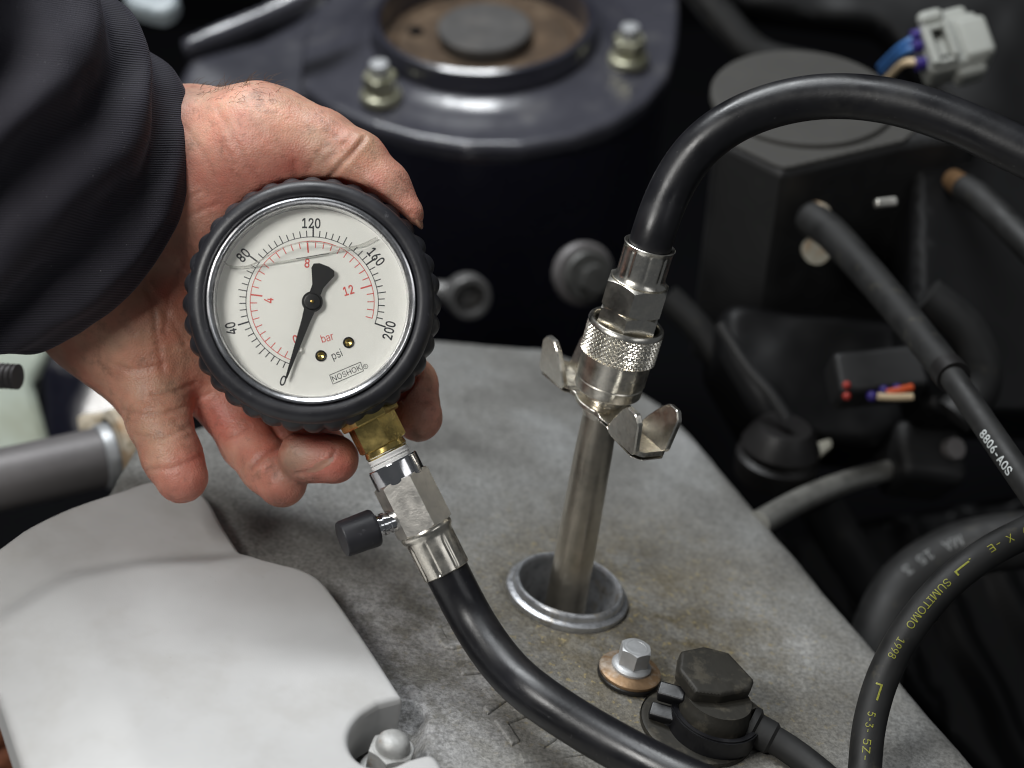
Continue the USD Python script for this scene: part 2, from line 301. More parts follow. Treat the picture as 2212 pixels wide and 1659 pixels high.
# skin: the tint of each spot rides on the mesh; pores, fine lines and grime are procedural
usdkit.material(stage, '/World/Looks/skin', {
    'g': ('geometry', {}), 'a': ('attribute', {'attribute': 'tint'}),
    'n': ('noise_texture', {'scale': 90.0, 'detail': 5.0, 'roughness': .6}), 'r': ('map_range', {'from_min': .3, 'from_max': .7, 'to_min': .80, 'to_max': 1.16, 'clamp': True}),
    'm': ('vector_math', {'math_type': 'scale'}),
    'd': ('noise_texture', {'scale': 160.0, 'detail': 6.0, 'roughness': .7}), 'dm': ('map_range', {'from_min': .54, 'from_max': .70, 'to_min': 0.0, 'to_max': .5, 'clamp': True}),
    'x': ('mix', {'color2': (.10, .065, .045)}),
    'v': ('voronoi_texture', {'scale': 1500.0, 'feature': 'f1'}), 'w': ('noise_texture', {'scale': 700.0, 'detail': 4.0}), 'ad': ('math', {'math_type': 'add'}),
    'b': ('bump', {'strength': 1.0, 'distance': .00011}),
    'p': ('principled_bsdf', {'roughness': .48, 'specular_ior_level': .42, 'subsurface_weight': .22, 'subsurface_radius': (1.0, .35, .2), 'subsurface_scale': .0028})},
    [('g.position', 'n.vector'), ('g.position', 'd.vector'), ('g.position', 'v.vector'), ('g.position', 'w.vector'), ('n.fac', 'r.value'), ('a.color', 'm.vector1'), ('r.result', 'm.scale'),
     ('d.fac', 'dm.value'), ('dm.result', 'x.fac'), ('m.vector', 'x.color1'), ('x.color', 'p.base_color'), ('v.distance', 'ad.value1'), ('w.fac', 'ad.value2'), ('ad.value', 'b.height'), ('b.normal', 'p.normal')], surface='p.BSDF')
usdkit.material(stage, '/World/Looks/knit', {
    'g': ('geometry', {}), 'dn': ('noise_texture', {'scale': 22.0, 'detail': 1.0}), 'ds': ('vector_math', {'math_type': 'scale', 'scale': .004}), 'da': ('vector_math', {'math_type': 'add'}),
    'dt': ('vector_math', {'math_type': 'dot_product', 'vector2': (0, math.sin(PITCH), math.cos(PITCH))}), 'cx': ('combine_xyz', {}),
    'w': ('wave_texture', {'wave_type': 'bands', 'bands_direction': 'z', 'scale': 420.0, 'distortion': .35, 'detail': 1.0, 'detail_scale': 3.0}),
    'w2': ('wave_texture', {'wave_type': 'bands', 'bands_direction': 'x', 'scale': 420.0, 'distortion': 1.0, 'detail': 1.0, 'detail_scale': 3.0}),
    'q': ('math', {'math_type': 'multiply_add', 'value2': .15}),
    'n': ('noise_texture', {'scale': 2600.0, 'detail': 3.0}), 'q2': ('math', {'math_type': 'multiply_add', 'value2': .5}), 'b': ('bump', {'strength': 1.0, 'distance': .00013}),
    'r': ('rgb_ramp', {'ramp': [(0.0, (.0050, .0046, .0075)), (1.0, (.025, .0225, .034))]}),
    'l': ('noise_texture', {'scale': 1500.0, 'detail': 2.0}), 'lm': ('map_range', {'from_min': .74, 'from_max': .80, 'to_min': 0.0, 'to_max': .7, 'clamp': True}), 'x': ('mix', {'color2': (.30, .29, .30)}),
    'p': ('principled_bsdf', {'roughness': .75, 'sheen_weight': .14, 'sheen_roughness': .4, 'sheen_tint': (.75, .75, .9), 'specular_ior_level': .35})},
    [('g.position', 'dn.vector'), ('dn.color', 'ds.vector1'), ('g.position', 'da.vector1'), ('ds.vector', 'da.vector2'), ('da.vector', 'dt.vector1'), ('dt.value', 'cx.z'), ('cx.vector', 'w.vector'), ('g.position', 'w2.vector'), ('g.position', 'n.vector'), ('g.position', 'l.vector'),
     ('w2.fac', 'q.value1'), ('w.fac', 'q.value3'), ('n.fac', 'q2.value1'), ('q.value', 'q2.value3'), ('q2.value', 'b.height'), ('w.fac', 'r.fac'), ('r.color', 'x.color1'), ('l.fac', 'lm.value'), ('lm.result', 'x.fac'), ('x.color', 'p.base_color'), ('b.normal', 'p.normal')], surface='p.BSDF')

# ------------------------------------------------------------------ the engine's cover: its plane carries much of the scene
V = frame(HOLE, NV, RT)
def vpx(px, py, up=0.0): return flat(V, on(px, py, HOLE + NV * up, NV))
def V_at(px, py, z=0.0, up=0.0): x, y = vpx(px, py, up); return shift(V, x, y, z)

cover_line = [(300, 930), (440, 905), (520, 770), (700, 712), (920, 722), (1180, 744), (1330, 800), (1440, 868), (1500, 928), (1640, 1090), (2140, 1668), (2300, 1860), (1500, 2050), (100, 2000), (60, 1500), (200, 1100)]
bolt_xy = vpx(838, 1628)
well = Point(0, 0).buffer(.0186, 48)
cover_poly = poly_px(cover_line, V, 0, .012).difference(well)
pocket = poly_px([(700, 1480), (905, 1540), (880, 1800), (640, 1800)], V, 0)
fill = LineString([vpx(430, 1000), vpx(560, 1190), vpx(700, 1240), vpx(900, 1520)])
def cover_h(xy):
    p = np.column_stack([xy, np.zeros(len(xy))])
    h = .0016 * (meshkit.fbm(p * 38, 3, 3) - .5) + .0004 * (meshkit.fbm(p * 220, 3, 5) - .5)
    d = shapely.distance(pocket, shapely.points(xy)); h -= .007 * np.clip(1 - d / .003, 0, 1)
    r = np.hypot(xy[:, 0], xy[:, 1]); h += .0012 * np.clip((.030 - r) / .006, 0, 1)
    return h
eng = thing('engine_cover', HOLE, 'grey cast metal valve cover with round plug well, dirt and cast letters', 'engine cover')
mk('casting', slab(cover_poly, V, .09, .009, .0022, cover_h), 'cast_aluminium', eng, smooth=60)
mk('well_rim', lathe([(.0226, -.001), (.0226, .0016), (.0221, .0021), (.0207, .0024), (.0206, .0038), (.0203, .0047), (.0196, .0052), (.0188, .0051), (.0183, .0044), (.0181, .0035), (.0180, -.004), (.0175, -.006), (.0172, -.012), (.0172, -.075), (0, -.075)], V, 96), 'machined_aluminium', eng, smooth=40)
def lc(c): return [(857.2 + x * .2166, 1299.6 + y * .2166) for x, y in c]
for c in ([(330, 215), (400, 160), (470, 170), (520, 240), (450, 270), (500, 370), (610, 400), (700, 420), (690, 450), (560, 480), (470, 460), (380, 350)],
          [(615, 665), (700, 600), (860, 560), (960, 640), (930, 705), (650, 738)],
          [(760, 885), (880, 860), (1000, 850), (1080, 830), (1180, 900), (1130, 975), (910, 1130), (850, 1060), (930, 980), (850, 880)],
          [(965, 1190), (1110, 1110), (1300, 1060), (1400, 1110), (1120, 1225), (1235, 1400), (1140, 1450)],
          [(1210, 1520), (1320, 1460), (1560, 1270), (1680, 1330), (1470, 1480), (1900, 1500), (1960, 1530), (1250, 1625)]):
    mk('cast_letter', slab(poly_px(lc(c), V, 0).buffer(-.0001), shift(V, z=.0007), .0022, .0007, .0012, bs=.0008), 'cast_aluminium', eng, smooth=60)

# white plastic cover on the left
UPW = .013
W = shift(V, z=UPW)
white_line = [(-120, 1200), (0, 1146), (60, 1108), (150, 1066), (260, 1030), (350, 1006), (440, 1034), (490, 1112), (548, 1192), (600, 1212), (650, 1225), (695, 1250), (735, 1300), (800, 1395), (872, 1506), (820, 1519), (780, 1545), (757, 1580), (757, 1612), (772, 1636), (800, 1652), (845, 1652), (890, 1634), (940, 1630), (975, 1690), (1010, 1760), (800, 2000), (200, 2000), (72, 1665), (0, 1452), (-110, 1350)]
def bend(pts, n): return spline([(x, y, 0) for x, y in pts], n, 1)[:, :2].tolist()
white_poly = poly_px(bend(white_line[:15], 160) + bend(white_line[15:25], 80) + white_line[25:], V, UPW, .0004)
step = LineString([vpx(x, y, UPW) for x, y in ((-150, 1330), (40, 1275), (170, 1225), (300, 1202), (470, 1190), (560, 1180), (640, 1150))])
lowside = Polygon([*step.coords, *[vpx(x, y, UPW) for x, y in ((640, 900), (-300, 900))]])
leftline = LineString([vpx(x, y, UPW) for x, y in ((-40, 1200), (60, 1400), (180, 1760))])
leftside = Polygon([*leftline.coords, *[vpx(x, y, UPW) for x, y in ((-500, 1900), (-500, 1200))]])
def smooth01(t): t = np.clip(t, 0, 1); return t * t * (3 - 2 * t)
def white_h(xy):
    p = shapely.points(xy); s1 = np.where(shapely.contains_xy(lowside, xy[:, 0], xy[:, 1]), -1, 1) * shapely.distance(step, p)
    s2 = np.where(shapely.contains_xy(leftside, xy[:, 0], xy[:, 1]), -1, 1) * shapely.distance(leftline, p)
    h = -.0055 * smooth01((.008 - s1) / .016) - .012 * smooth01((.022 - s2) / .05)
    return h + .00012 * (meshkit.fbm(np.column_stack([xy * 30, np.zeros(len(xy))]), 2, 9) - .5)
wc = thing('plastic_cover', on(400, 1400, HOLE, NV), 'pale grey smooth plastic cover with a bolt notch at its corner, lower left', 'plastic cover')
mk('shell', slab(white_poly, W, .018, .0024, .0020, white_h, bs=.0008), 'white_plastic', wc, smooth=50)

def bolt(name, fr, af, parts, parent=None):
    """parts: list of (name, material, mesh)"""
# bolt in the notch
bf = V_at(838, 1664, -.001)
t = thing('dome_bolt', bf[:3, 3], 'weathered dome-headed bolt standing in the notch of the pale plastic cover', 'bolt')
mk('flange', lathe([(0, 0), (.0085, 0), (.0087, .0008), (.0082, .0018), (.006, .0028), (0, .003)], bf, 40), 'galvanised', t)
mk('hex_head', hexa(.0124, .0026, .0098, bf, rot=.35), 'galvanised', t, smooth=25)
mk('dome', lathe([(.0052, .0090), (.0051, .0112), (.0046, .0126), (.0036, .0136), (.002, .0141), (0, .0142)], bf, 40), 'galvanised', t)

# rusty washer bolt on the casting
bf = V_at(1357, 1462)
t = thing('cover_bolt', bf[:3, 3], 'flanged hex bolt on a rusty cup washer beside the plug well', 'bolt')
mk('grommet', lathe([(.0, 0), (.0104, 0), (.0109, .0006), (.0109, .0016), (.0104, .0022), (0, .0022)], bf, 64), 'grommet', t)
mk('cup_washer', lathe([(.0104, .0018), (.0107, .0024), (.0106, .0031), (.0098, .0036), (.0075, .0041), (.0068, .0044), (0, .0045)], bf, 64), 'rust_washer', t)
mk('flange', lathe([(.0068, .0044), (.0068, .0052), (.0063, .0058), (.0052, .0064), (0, .0066)], bf, 64), 'zinc_grey', t)
hd = hexa(.0096, .0060, .0126, bf, rot=.5)
mk('hex_head', join(hd, lathe([(.0041, .0126), (.0034, .0127), (.0030, .0122), (0, .0121)], bf, 32)), 'zinc_grey', t, smooth=25)

# hexagonal sensor with its cable and clip
sf = V_at(1530, 1580)
t = thing('cam_sensor', sf[:3, 3], 'dirty brown-black sensor with a wide hexagonal cap and side cable', 'sensor')
mk('base_flange', cyl(.0190, 0, .0016, shift(sf, x=-.004, y=.001)), 'sensor_plastic', t)
mk('body', lathe([(.0120, .0012), (.0120, .010), (.0112, .0118), (.0108, .0140), (0, .0142)], sf, 48), 'sensor_plastic', t)
capf = frame(on(1550, 1448, sf[:3, 3] + NV * .0200, NV), unit(NV + wd((.03, -.12, .10))), RT)
cpts = [vp for vp in [(1472, 1404), (1521, 1394), (1575, 1408), (1631, 1468), (1624, 1487), (1560, 1500), (1505, 1494), (1467, 1444)]]
cp = poly_px(cpts, capf, 0, .0004)
mk('hex_cap', slab(cp, capf, .0048, .0012, .0012, lambda xy: -.0004 * np.clip(1 - np.abs((xy @ np.array([.25, .97])) + .0035) / .0006, 0, 1)), 'sensor_plastic', t, smooth=40)
mk('neck', lathe([(.0112, -.016), (.0108, -.0050), (0, -.005)], shift(capf, z=0), 40), 'sensor_plastic', t)
npth = curve_px([(1545, 1532, .476), (1585, 1546, .466), (1620, 1568, .461)], 20)
mk('cable_neck', tube(npth, np.linspace(.0085, .0066, 20), 28), 'sensor_plastic', t)
npth = curve_px([(1614, 1565, .462), (1640, 1580, .461), (1700, 1615, .458), (1770, 1668, .452), (1850, 1740, .444)], 40)
mk('cable', tube(npth, .0046 + .0013 * (np.arange(40) < 3) + .0009 * (np.arange(40) < 9), 24), 'dull_rubber', t)
# clip
kf = shift(sf, z=.001)
t = thing('cable_clip', P(1450, 1560, .47), 'glossy black plastic clip with square tabs beside the hexagonal sensor', 'clip')
def band(cx, cy, r0, r1, a0, a1):
    a = np.linspace(a0, a1, 26); return Polygon([*[(cx + r1 * math.cos(q), cy + r1 * math.sin(q)) for q in a], *[(cx + r0 * math.cos(q), cy + r0 * math.sin(q)) for q in a[::-1]]])
mk('band', rprism(band(0, 0, .0122, .0147, math.radians(150), math.radians(330)), .001, .0085, shift(sf, x=.0005, y=-.0005), .0005), 'clip_plastic', t)
for px, py, w, h, d in ((1452, 1500, 62, 34, .462), (1434, 1544, 62, 34, .462), (1426, 1576, 58, 30, .463)):
    tf = frame(P(px, py, d), unit(NV + wd((-.3, -.1, .5))), wd((.9, -.30, .15)))
    mk('tab', rbox(mm(w, d), mm(h, d), .0055, tf, .0008), 'clip_plastic', t)
mk('stem', tube(curve_px([(1478, 1500, .468), (1486, 1545, .468), (1472, 1590, .468)], 16), .0048, 20), 'clip_plastic', t)

# ------------------------------------------------------------------ pressure gauge
ez = unit((.11, .03, 1.0)); th = math.radians(26.5)
ey = np.array([-math.sin(th), math.cos(th), 0]); G = frame(P(675, 653, .44), wd(ez), wd((math.cos(th), math.sin(th), 0)))
gz = G[:3, 2]
t = thing('pressure_gauge', G[:3, 3], 'round dial pressure gauge in a black ribbed rubber boot, held in the hand', 'gauge')
S = 1e-3
fr_prof = [(31.75, 3.2), (31.8, 5.4), (32.3, 6.7), (33.6, 7.3), (35.2, 7.1), (36.5, 6.0), (37.3, 4.4), (37.6, 2.4), (37.4, .4), (36.9, -1.2), (36.8, -2.0)]
bk_prof = [(36.8, -2.0), (37.4, -2.7), (38.4, -3.4), (39.3, -5.2), (39.8, -8), (39.9, -12), (39.9, -18), (39.9, -24), (39.4, -28), (38, -30.5), (34, -31.5), (0, -31.5)]
prof = np.array(fr_prof + bk_prof[1:]) * S; nf = len(fr_prof)
def lobes(a, k):
    w = np.clip((k - nf - .0) / 2.5, 0, 1) * (k < len(prof) - 4)
    c = np.abs(np.sin(a * 18 + .4)) ** .6
    return w * S * (1.9 * c - 1.3) + 0 * a
boot_mesh = lathe(prof[::-1], G, 18 * 24, lambda a, k: lobes(a, len(prof) - 1 - k))
mk('rubber_boot', boot_mesh, 'boot_rubber', t, smooth=50)
mk('bezel', lathe(np.array([(29.0, -.3), (29.25, .6), (29.3, 4.9), (29.45, 5.6), (29.8, 6.4), (30.3, 7.1), (30.9, 7.4), (31.4, 7.2), (31.75, 6.4), (31.8, 5.6), (31.8, 2)])[::-1] * S, G, 128), 'bezel_steel', t)
mk('dial', cyl(.0297, -.0012, 0, G, .0001, 128), 'dial_white', t)
FLIP = G
def ink(parts, name, m, z=.00003):
    mk(name, put(join(*parts), shift(G, z=z)), m, t, smooth=False)
def rect(x0, y0, x1, y1, w):                                    # a stroke
    d = np.array([x1 - x0, y1 - y0]); L = np.hypot(*d); d /= L; n = np.array([-d[1], d[0]]) * w / 2
    p = [(x0 + n[0], y0 + n[1]), (x0 - n[0], y0 - n[1]), (x1 - n[0], y1 - n[1]), (x1 + n[0], y1 + n[1])]
    return trimesh.creation.extrude_polygon(Polygon(p), 2e-5)
def arc(r, w, a0, a1):
    a = np.radians(np.linspace(a0, a1, 120)); o = [((r + w / 2) * math.sin(q), (r + w / 2) * math.cos(q)) for q in a]; i = [((r - w / 2) * math.sin(q), (r - w / 2) * math.cos(q)) for q in a]
    return trimesh.creation.extrude_polygon(Polygon(o + i[::-1]), 2e-5)
def tick(a, r0, r1, w): a = math.radians(a); return rect(r0 * math.sin(a), r0 * math.cos(a), r1 * math.sin(a), r1 * math.cos(a), w)
parts = [arc(.0203, .00022, -135, 135)]
for k in range(51):
    parts.append(tick(-135 + k * 5.4, .0202, .0238 if k % 10 == 0 else .0229 if k % 5 == 0 else .0223,   .00048 if k % 10 == 0 else .00030))
ink(parts, 'psi_scale', 'ink_black')
parts = [arc(.0190, .00022, -135, -135 + 13.6 * 14.5038 * 1.35)]
for k in range(35):
    parts.append(tick(-135 + k * .4 * 14.5038 * 1.35, .0191, .0154 if k % 10 == 0 else .0169, .00048 if k % 10 == 0 else .00028))
ink(parts, 'bar_scale', 'ink_red')
def word(text, h, x, y, ang, squeeze=.74, bold=False):
    m = meshkit.text_mesh(text, h, 2e-5, bold); v = np.array(m.vertices); v[:, 0] -= (v[:, 0].min() + v[:, 0].max()) / 2; v[:, 1] -= (v[:, 1].min() + v[:, 1].max()) / 2; v[:, 0] *= squeeze
    c, s = math.cos(math.radians(ang)), math.sin(math.radians(ang))
    return trimesh.Trimesh(np.column_stack([v[:, 0] * c - v[:, 1] * s + x, v[:, 0] * s + v[:, 1] * c + y, v[:, 2]]), m.faces, process=False)
def gl(cx, cy):                                                # picture position on the dial -> dial x, y
    q = on(cx, cy, G[:3, 3], gz); return flat(G, q)
def gcrop(cx, cy): return gl((700 + cx * 1100 / 1659) * .553, (650 + cy * 1100 / 1659) * .553)
for txt, (cx, cy), im, h in (('0', (612, 1262), -18, .0030), ('40', (305, 955), 103, .0030), ('80', (377, 523), 48, .0030), ('120', (778, 335), 0, .0030), ('160', (1160, 532), -50, .0030), ('200', (1236, 966), 76, .0030)):
    ink([word(txt, h, *gcrop(cx, cy), im - 26.5, .76, True)], 'psi_numeral', 'ink_black', .00004)
for txt, (cx, cy), im in (('0', (686, 1020), 20), ('4', (527, 790), 86), ('8', (754, 570), -6), ('12', (997, 730), 17)):
    ink([word(txt, .0027, *gcrop(cx, cy), im - 26.5, .76, True)], 'bar_numeral', 'ink_red', .00004)
ink([word('bar', .0024, *gcrop(872, 1008), 17 - 26.5, .8)], 'bar_lettering', 'ink_red', .00004)
ink([word('psi', .0024, *gcrop(930, 1112), 23 - 26.5, .8)], 'psi_lettering', 'ink_black', .00004)
q = [gcrop(*c) for c in ((886, 1230), (1068, 1153), (1086, 1205), (906, 1283))]
ink([rect(*q[i], *q[(i + 1) % 4], .00020) for i in range(4)], 'logo_frame', 'ink_black', .00004)
ang = math.degrees(math.atan2(q[1][1] - q[0][1], q[1][0] - q[0][0])); mid = np.mean(q, 0)
ink([word('NOSHOK', .00165, *mid, ang, 1.0)], 'logo_lettering', 'ink_black', .00004)
r0 = gcrop(1098, 1179); ink([word('R', .0008, *r0, ang, 1.0), put(arc(.0007, .00014, 0, 360), shift(np.eye(4), *r0))], 'registered_mark', 'ink_black', .00004)
for cx, cy in ((835, 1116), (998, 1038)):
    x, y = gcrop(cx, cy); f = shift(G, x, y)
    s = mk('dial_screw', lathe(np.array([(1.75, 0), (1.75, .25), (1.5, .4), (1.3, .3), (0, .3)])[::-1][::-1] * S, f, 32), 'needle_black', t)
    mk('screw_face', lathe(np.array([(1.25, .3), (1.2, .55), (.9, .75), (.4, .6), (0, .5)]) * S, f, 32), 'screw_brass', s)
x, y = gcrop(714, 1083); mk('stop_pin', lathe(np.array([(.7, 0), (.7, 1.3), (.5, 1.6), (0, 1.65)]) * S, shift(G, x, y), 24), 'dial_white', t)
# needle
na = math.atan2(*(np.array(gcrop(630, 1256)))[::-1]); nx, ny = np.array([math.cos(na), math.sin(na)]), np.array([-math.sin(na), math.cos(na)])
def npoly(c): return Polygon([nx * a + ny * b for a, b in c])
blade = npoly([(.002, .0017), (.006, .00125), (.0245, .00022), (.0252, 0), (.0245, -.00022), (.006, -.00125), (.002, -.0017)])
ta = math.atan2(*(np.array(gcrop(842, 640)))[::-1]) ; nx, ny = np.array([math.cos(ta), math.sin(ta)]), np.array([-math.sin(ta), math.cos(ta)])
tail = npoly([(.001, .0016), (.005, .00165), (.0075, .0026), (.0098, .0036), (.0112, .0034), (.0119, .0018), (.0118, -.0012), (.0112, -.0031), (.0098, -.0036), (.0075, -.0026), (.005, -.00165), (.001, -.0016)]).buffer(.0004).buffer(-.0004)
npol = blade.union(tail).union(Point(0, 0).buffer(.0031, 32)).buffer(.00012)
mk('needle', put(trimesh.creation.extrude_polygon(npol, .00035), shift(G, z=.0017)), 'needle_black', t, smooth=False)
mk('needle_hub', cyl(.0026, .0017, .0027, G, .0004), 'needle_black', t)
mk('hub_pin', cyl(.00055, .0027, .0032, G, .0002, 20), 'screw_brass', t)
mk('window', cyl(.0294, .0046, .0054, G, .00005, 128), 'pane', t)
# fill liquid: the line of its surface behind the window, and bubbles in it
def gcurve(pts, z, n=60):
    return spline([(shift(G, *gcrop(cx, cy), z))[:3, 3] for cx, cy in pts], n)
mk('liquid_line', tube(gcurve([(268, 568), (290, 592), (350, 600), (430, 590), (500, 555), (560, 515), (640, 478), (740, 456), (850, 462), (950, 488), (1040, 480), (1110, 455), (1165, 425)], .0040), .00022, 8), 'liquid', t, smooth=True)
mk('liquid_line', tube(gcurve([(300, 598), (420, 594), (560, 572), (700, 548), (840, 522), (960, 495), (1080, 470), (1170, 428)], .0008), .00024, 8), 'liquid', t, smooth=True)
mk('liquid_line', tube(gcurve([(690, 546), (760, 536), (845, 521), (885, 516)], .0012), .00012, 8), 'needle_black', t, smooth=True)
for cx, cy, r in ((601, 571, .0009), (868, 520, .0007), (852, 526, .0006), (1186, 447, .0007), (975, 478, .0007), (1440, 0, 0)):
    if r: mk('bubble', put(trimesh.creation.torus(r, .00007, major_sections=28, minor_sections=6), shift(G, *gcrop(cx, cy), .003)), 'liquid', t, smooth=True)
# brass stem: axis down the dial, behind it
STZ = -.013
A = frame(shift(G, z=STZ)[:3, 3], -G[:3, 1], G[:3, 0])          # local z runs down the stem
mk('brass_stem', join(lathe([(.0098, .030), (.0098, .0405), (.0094, .041), (.0060, .0415)], A, 6), hexa(.0146, .036, .0497, A, rot=.30), lathe([(.0066, .049), (.0070, .0515), (.0064, .053)], A, 40)), 'brass', t, smooth=25)
tp = [(.0058, .051)]
for i in range(14): tp += [(.0066 + .00018 * (i % 2) + .0002 * math.sin(i * 2.1), .0515 + i * .00036)]
mk('thread_tape', lathe(tp + [(.005, .0567)], A, 48, lambda a, k: .00012 * np.sin(a * 3 + k)), 'thread_tape', t)

# hose with its fittings
t = thing('test_hose', shift(A, z=.07)[:3, 3], 'thick black rubber test hose with crimped metal ends and a bleed valve', 'hose')
mk('collar', lathe([(.0060, .0555), (.0082, .0556), (.0085, .0562), (.0085, .0618), (.0083, .0624), (.006, .0624)], A, 64), 'chrome', t)
blk = hexa(.0166, .0612, .0795, A, rot=math.radians(12))
mk('valve_block', blk, 'sandblasted_nickel', t, smooth=20)
fl = lambda amp, n, k0, k1, ph=0: (lambda a, k: -amp * ((k >= k0) & (k <= k1)) * np.clip(1 - np.abs(((a * n / 2 / np.pi + ph) % 1) - .5) / .12, 0, 1) + 0 * k)
fer = [(.0060, .0790), (.0084, .0792), (.0088, .0800), (.0087, .0810), (.0080, .0818), (.0079, .0830)] + [(.0079, .083 + i * .0012) for i in range(1, 10)] + [(.0079, .0945), (.0076, .0948), (.0070, .0946)]
mk('ferrule', lathe(fer, A, 128, fl(.00045, 8, 6, 14, .1)), 'nickel', t, smooth=40)
# bleed valve
vd = unit(wd((-.88, -.30, .36))); vo = shift(A, z=.0735)[:3, 3]
vf = frame(vo, vd, RT)
mk('valve_stem', lathe([(.0036, .006), (.0036, .0098), (.0031, .0100), (.0031, .0108), (.0036, .0110), (.0036, .0122), (.0031, .0124), (.0031, .0132), (.0036, .0134), (.0034, .016)], vf, 40), 'chrome', t)
mk('valve_cap', lathe([(.0040, .0145), (.0058, .0146), (.0061, .0152), (.0061, .0158), (.0058, .0254), (.0055, .0259), (0, .0261)], vf, 48), 'boot_rubber', t)
# hose path: from the gauge out of the frame, round and back to the coupling
h0 = shift(A, z=.0925)[:3, 3]; h1 = shift(A, z=.100)[:3, 3]
B0 = P(1300, 880, .486)                                        # top of the adapter tube
ctop = P(1395, 560, .462); cax = unit(ctop - B0)
hose_a = spline([h0, h1, shift(A, z=.110)[:3, 3], P(1052, 1392, .449), P(1090, 1442, .444), P(1150, 1498, .434), P(1275, 1580, .427), P(1400, 1648, .419), P(1520, 1705, .410), P(1900, 1860, .385), P(2350, 1900, .370), P(2900, 1550, .375), P(2950, 900, .40), P(2600, 520, .415),
                 P(2350, 395, .424), P(2212, 331, .430), P(2080, 268, .436), P(1960, 226, .441), P(1840, 207, .446), P(1720, 214, .45), P(1600, 252, .453), P(1505, 320, .456), P(1444, 415, .459), ctop + cax * .010, ctop, ctop - cax * .006], 500, 40)
mk('rubber_hose', tube(hose_a, .00710 * (1 + .012 * (meshkit.fbm(hose_a * 60, 2, 12) - .5)), 40), 'black_rubber', t, smooth=True)

# ------------------------------------------------------------------ quick coupling and plug adapter
xd = np.array([220., -215., 0]); ac = cax @ R; xd[2] = -(xd[0] * ac[0] + xd[1] * ac[1]) / ac[2]
Q = frame(B0, cax, wd(xd))
L = np.linalg.norm(ctop - B0)
f2 = [(.0062, .0485), (.0088, .0487), (.0092, .0495), (.0085, .0504), (.0082, .0514)] + [(.0082, .0514 + i * .0009) for i in range(1, 11)] + [(.0083, .0612), (.0086, .0622), (.0083, .0624), (.0073, .0620)]
mk('ferrule', lathe(np.array(f2) * [1, L / .057], Q, 128, fl(.00045, 9, 5, 14, .3)), 'nickel_bright', t, smooth=40, label='upper crimped ferrule above the coupling')
q3 = L / .057
mk('hex_nut', hexa(.0196, .0392 * q3, .0490 * q3, Q, rot=.32, ch=.1), 'nickel_bright', t, smooth=20)
t = thing('quick_coupling', B0, 'shiny nickel quick coupling with a knurled ring above the plug well', 'coupling')
mk('hex_collar', hexa(.0190, .0290 * q3, .0391 * q3, Q, rot=.32), 'nickel_bright', t, smooth=20)
mk('sleeve', lathe(np.array([(.0060, .0072), (.0112, .0074), (.0116, .0080), (.0116, .0112), (.0113, .0116), (.0113, .0121), (.0119, .0124), (.0119, .0215)]) * [1, q3], Q, 96), 'nickel', t)
# knurl
na_, nz_ = 44 * 10, 60; a = np.arange(na_) / na_ * 2 * np.pi; zz = np.linspace(0, 1, nz_)[:, None]
tri_ = lambda u: 1 - 2 * np.abs((u % 1) - .5)
hgt = np.minimum(tri_(a[None] * 22 / np.pi + zz * 5.5), tri_(a[None] * 22 / np.pi - zz * 5.5)) * .0008
prof = np.column_stack([np.full(nz_, .0122), .0215 + np.linspace(0, 1, nz_) * .0105]) * [1, q3]
mk('knurled_ring', lathe(prof, Q, na_, lambda aa, k: hgt), 'nickel_bright', t, smooth=20)
mk('knurl_rim', lathe(np.array([(.0122, .0213), (.0130, .0216), (.0121, .0216)]) * [1, q3], Q, 96), 'nickel', t)
mk('sleeve_rim', lathe(np.array([(.0122, .0319), (.0130, .0321), (.0128, .0330), (.0122, .0336), (.0114, .0335), (.0110, .0328), (.0108, .026), (.0060, .0258)]) * [1, q3], Q, 96), 'nickel_bright', t)
# adapter tube into the plug well
T0 = P(1217, 1330, .5235); tax = unit(B0 - T0); TL = np.linalg.norm(B0 - T0)
TF = frame(T0, tax, RT)
t = thing('plug_adapter', T0, 'long plain metal adapter tube standing in the plug well, with winged plate', 'adapter')
mk('tube', lathe([(0, -.03), (.0078, -.03), (.0077, 0), (.0073, .02), (.0070, TL * .5), (.0066, TL * .8), (.0062, TL * .93), (.0057, TL - .0005), (.0050, TL)], TF, 64), 'nickel_tube', t)
mk('nipple', lathe(np.array([(.0050, -.003), (.0062, -.0028), (.0064, -.002), (.0064, .0012), (.0059, .0016), (.0059, .0032), (.0064, .0036), (.0064, .008)]) , Q, 48), 'nickel', t)
wz = .0028
wp_ = Polygon([(-.0255, -.0062), (-.0110, -.0050), (-.008, -.007), (.008, -.007), (.0110, -.0050), (.0255, -.0062), (.0275, -.004), (.0275, .004), (.0255, .0062), (.0110, .0050), (.008, .007), (-.008, .007), (-.0110, .0050), (-.0255, .0062), (-.0275, .004), (-.0275, -.004)]).buffer(.0008).union(Point(0, 0).buffer(.0096, 32))
wp_ = shapely.affinity.scale(wp_, 1.10, 1.0, origin=(0, 0)).difference(Point(0, 0).buffer(.0058, 32))
wing_h = lambda xy: -.0030 * smooth01((np.abs(xy[:, 0]) - .007) / .009)
plate = slab(wp_, shift(Q, z=wz), .0016, .0004, .0008, wing_h)
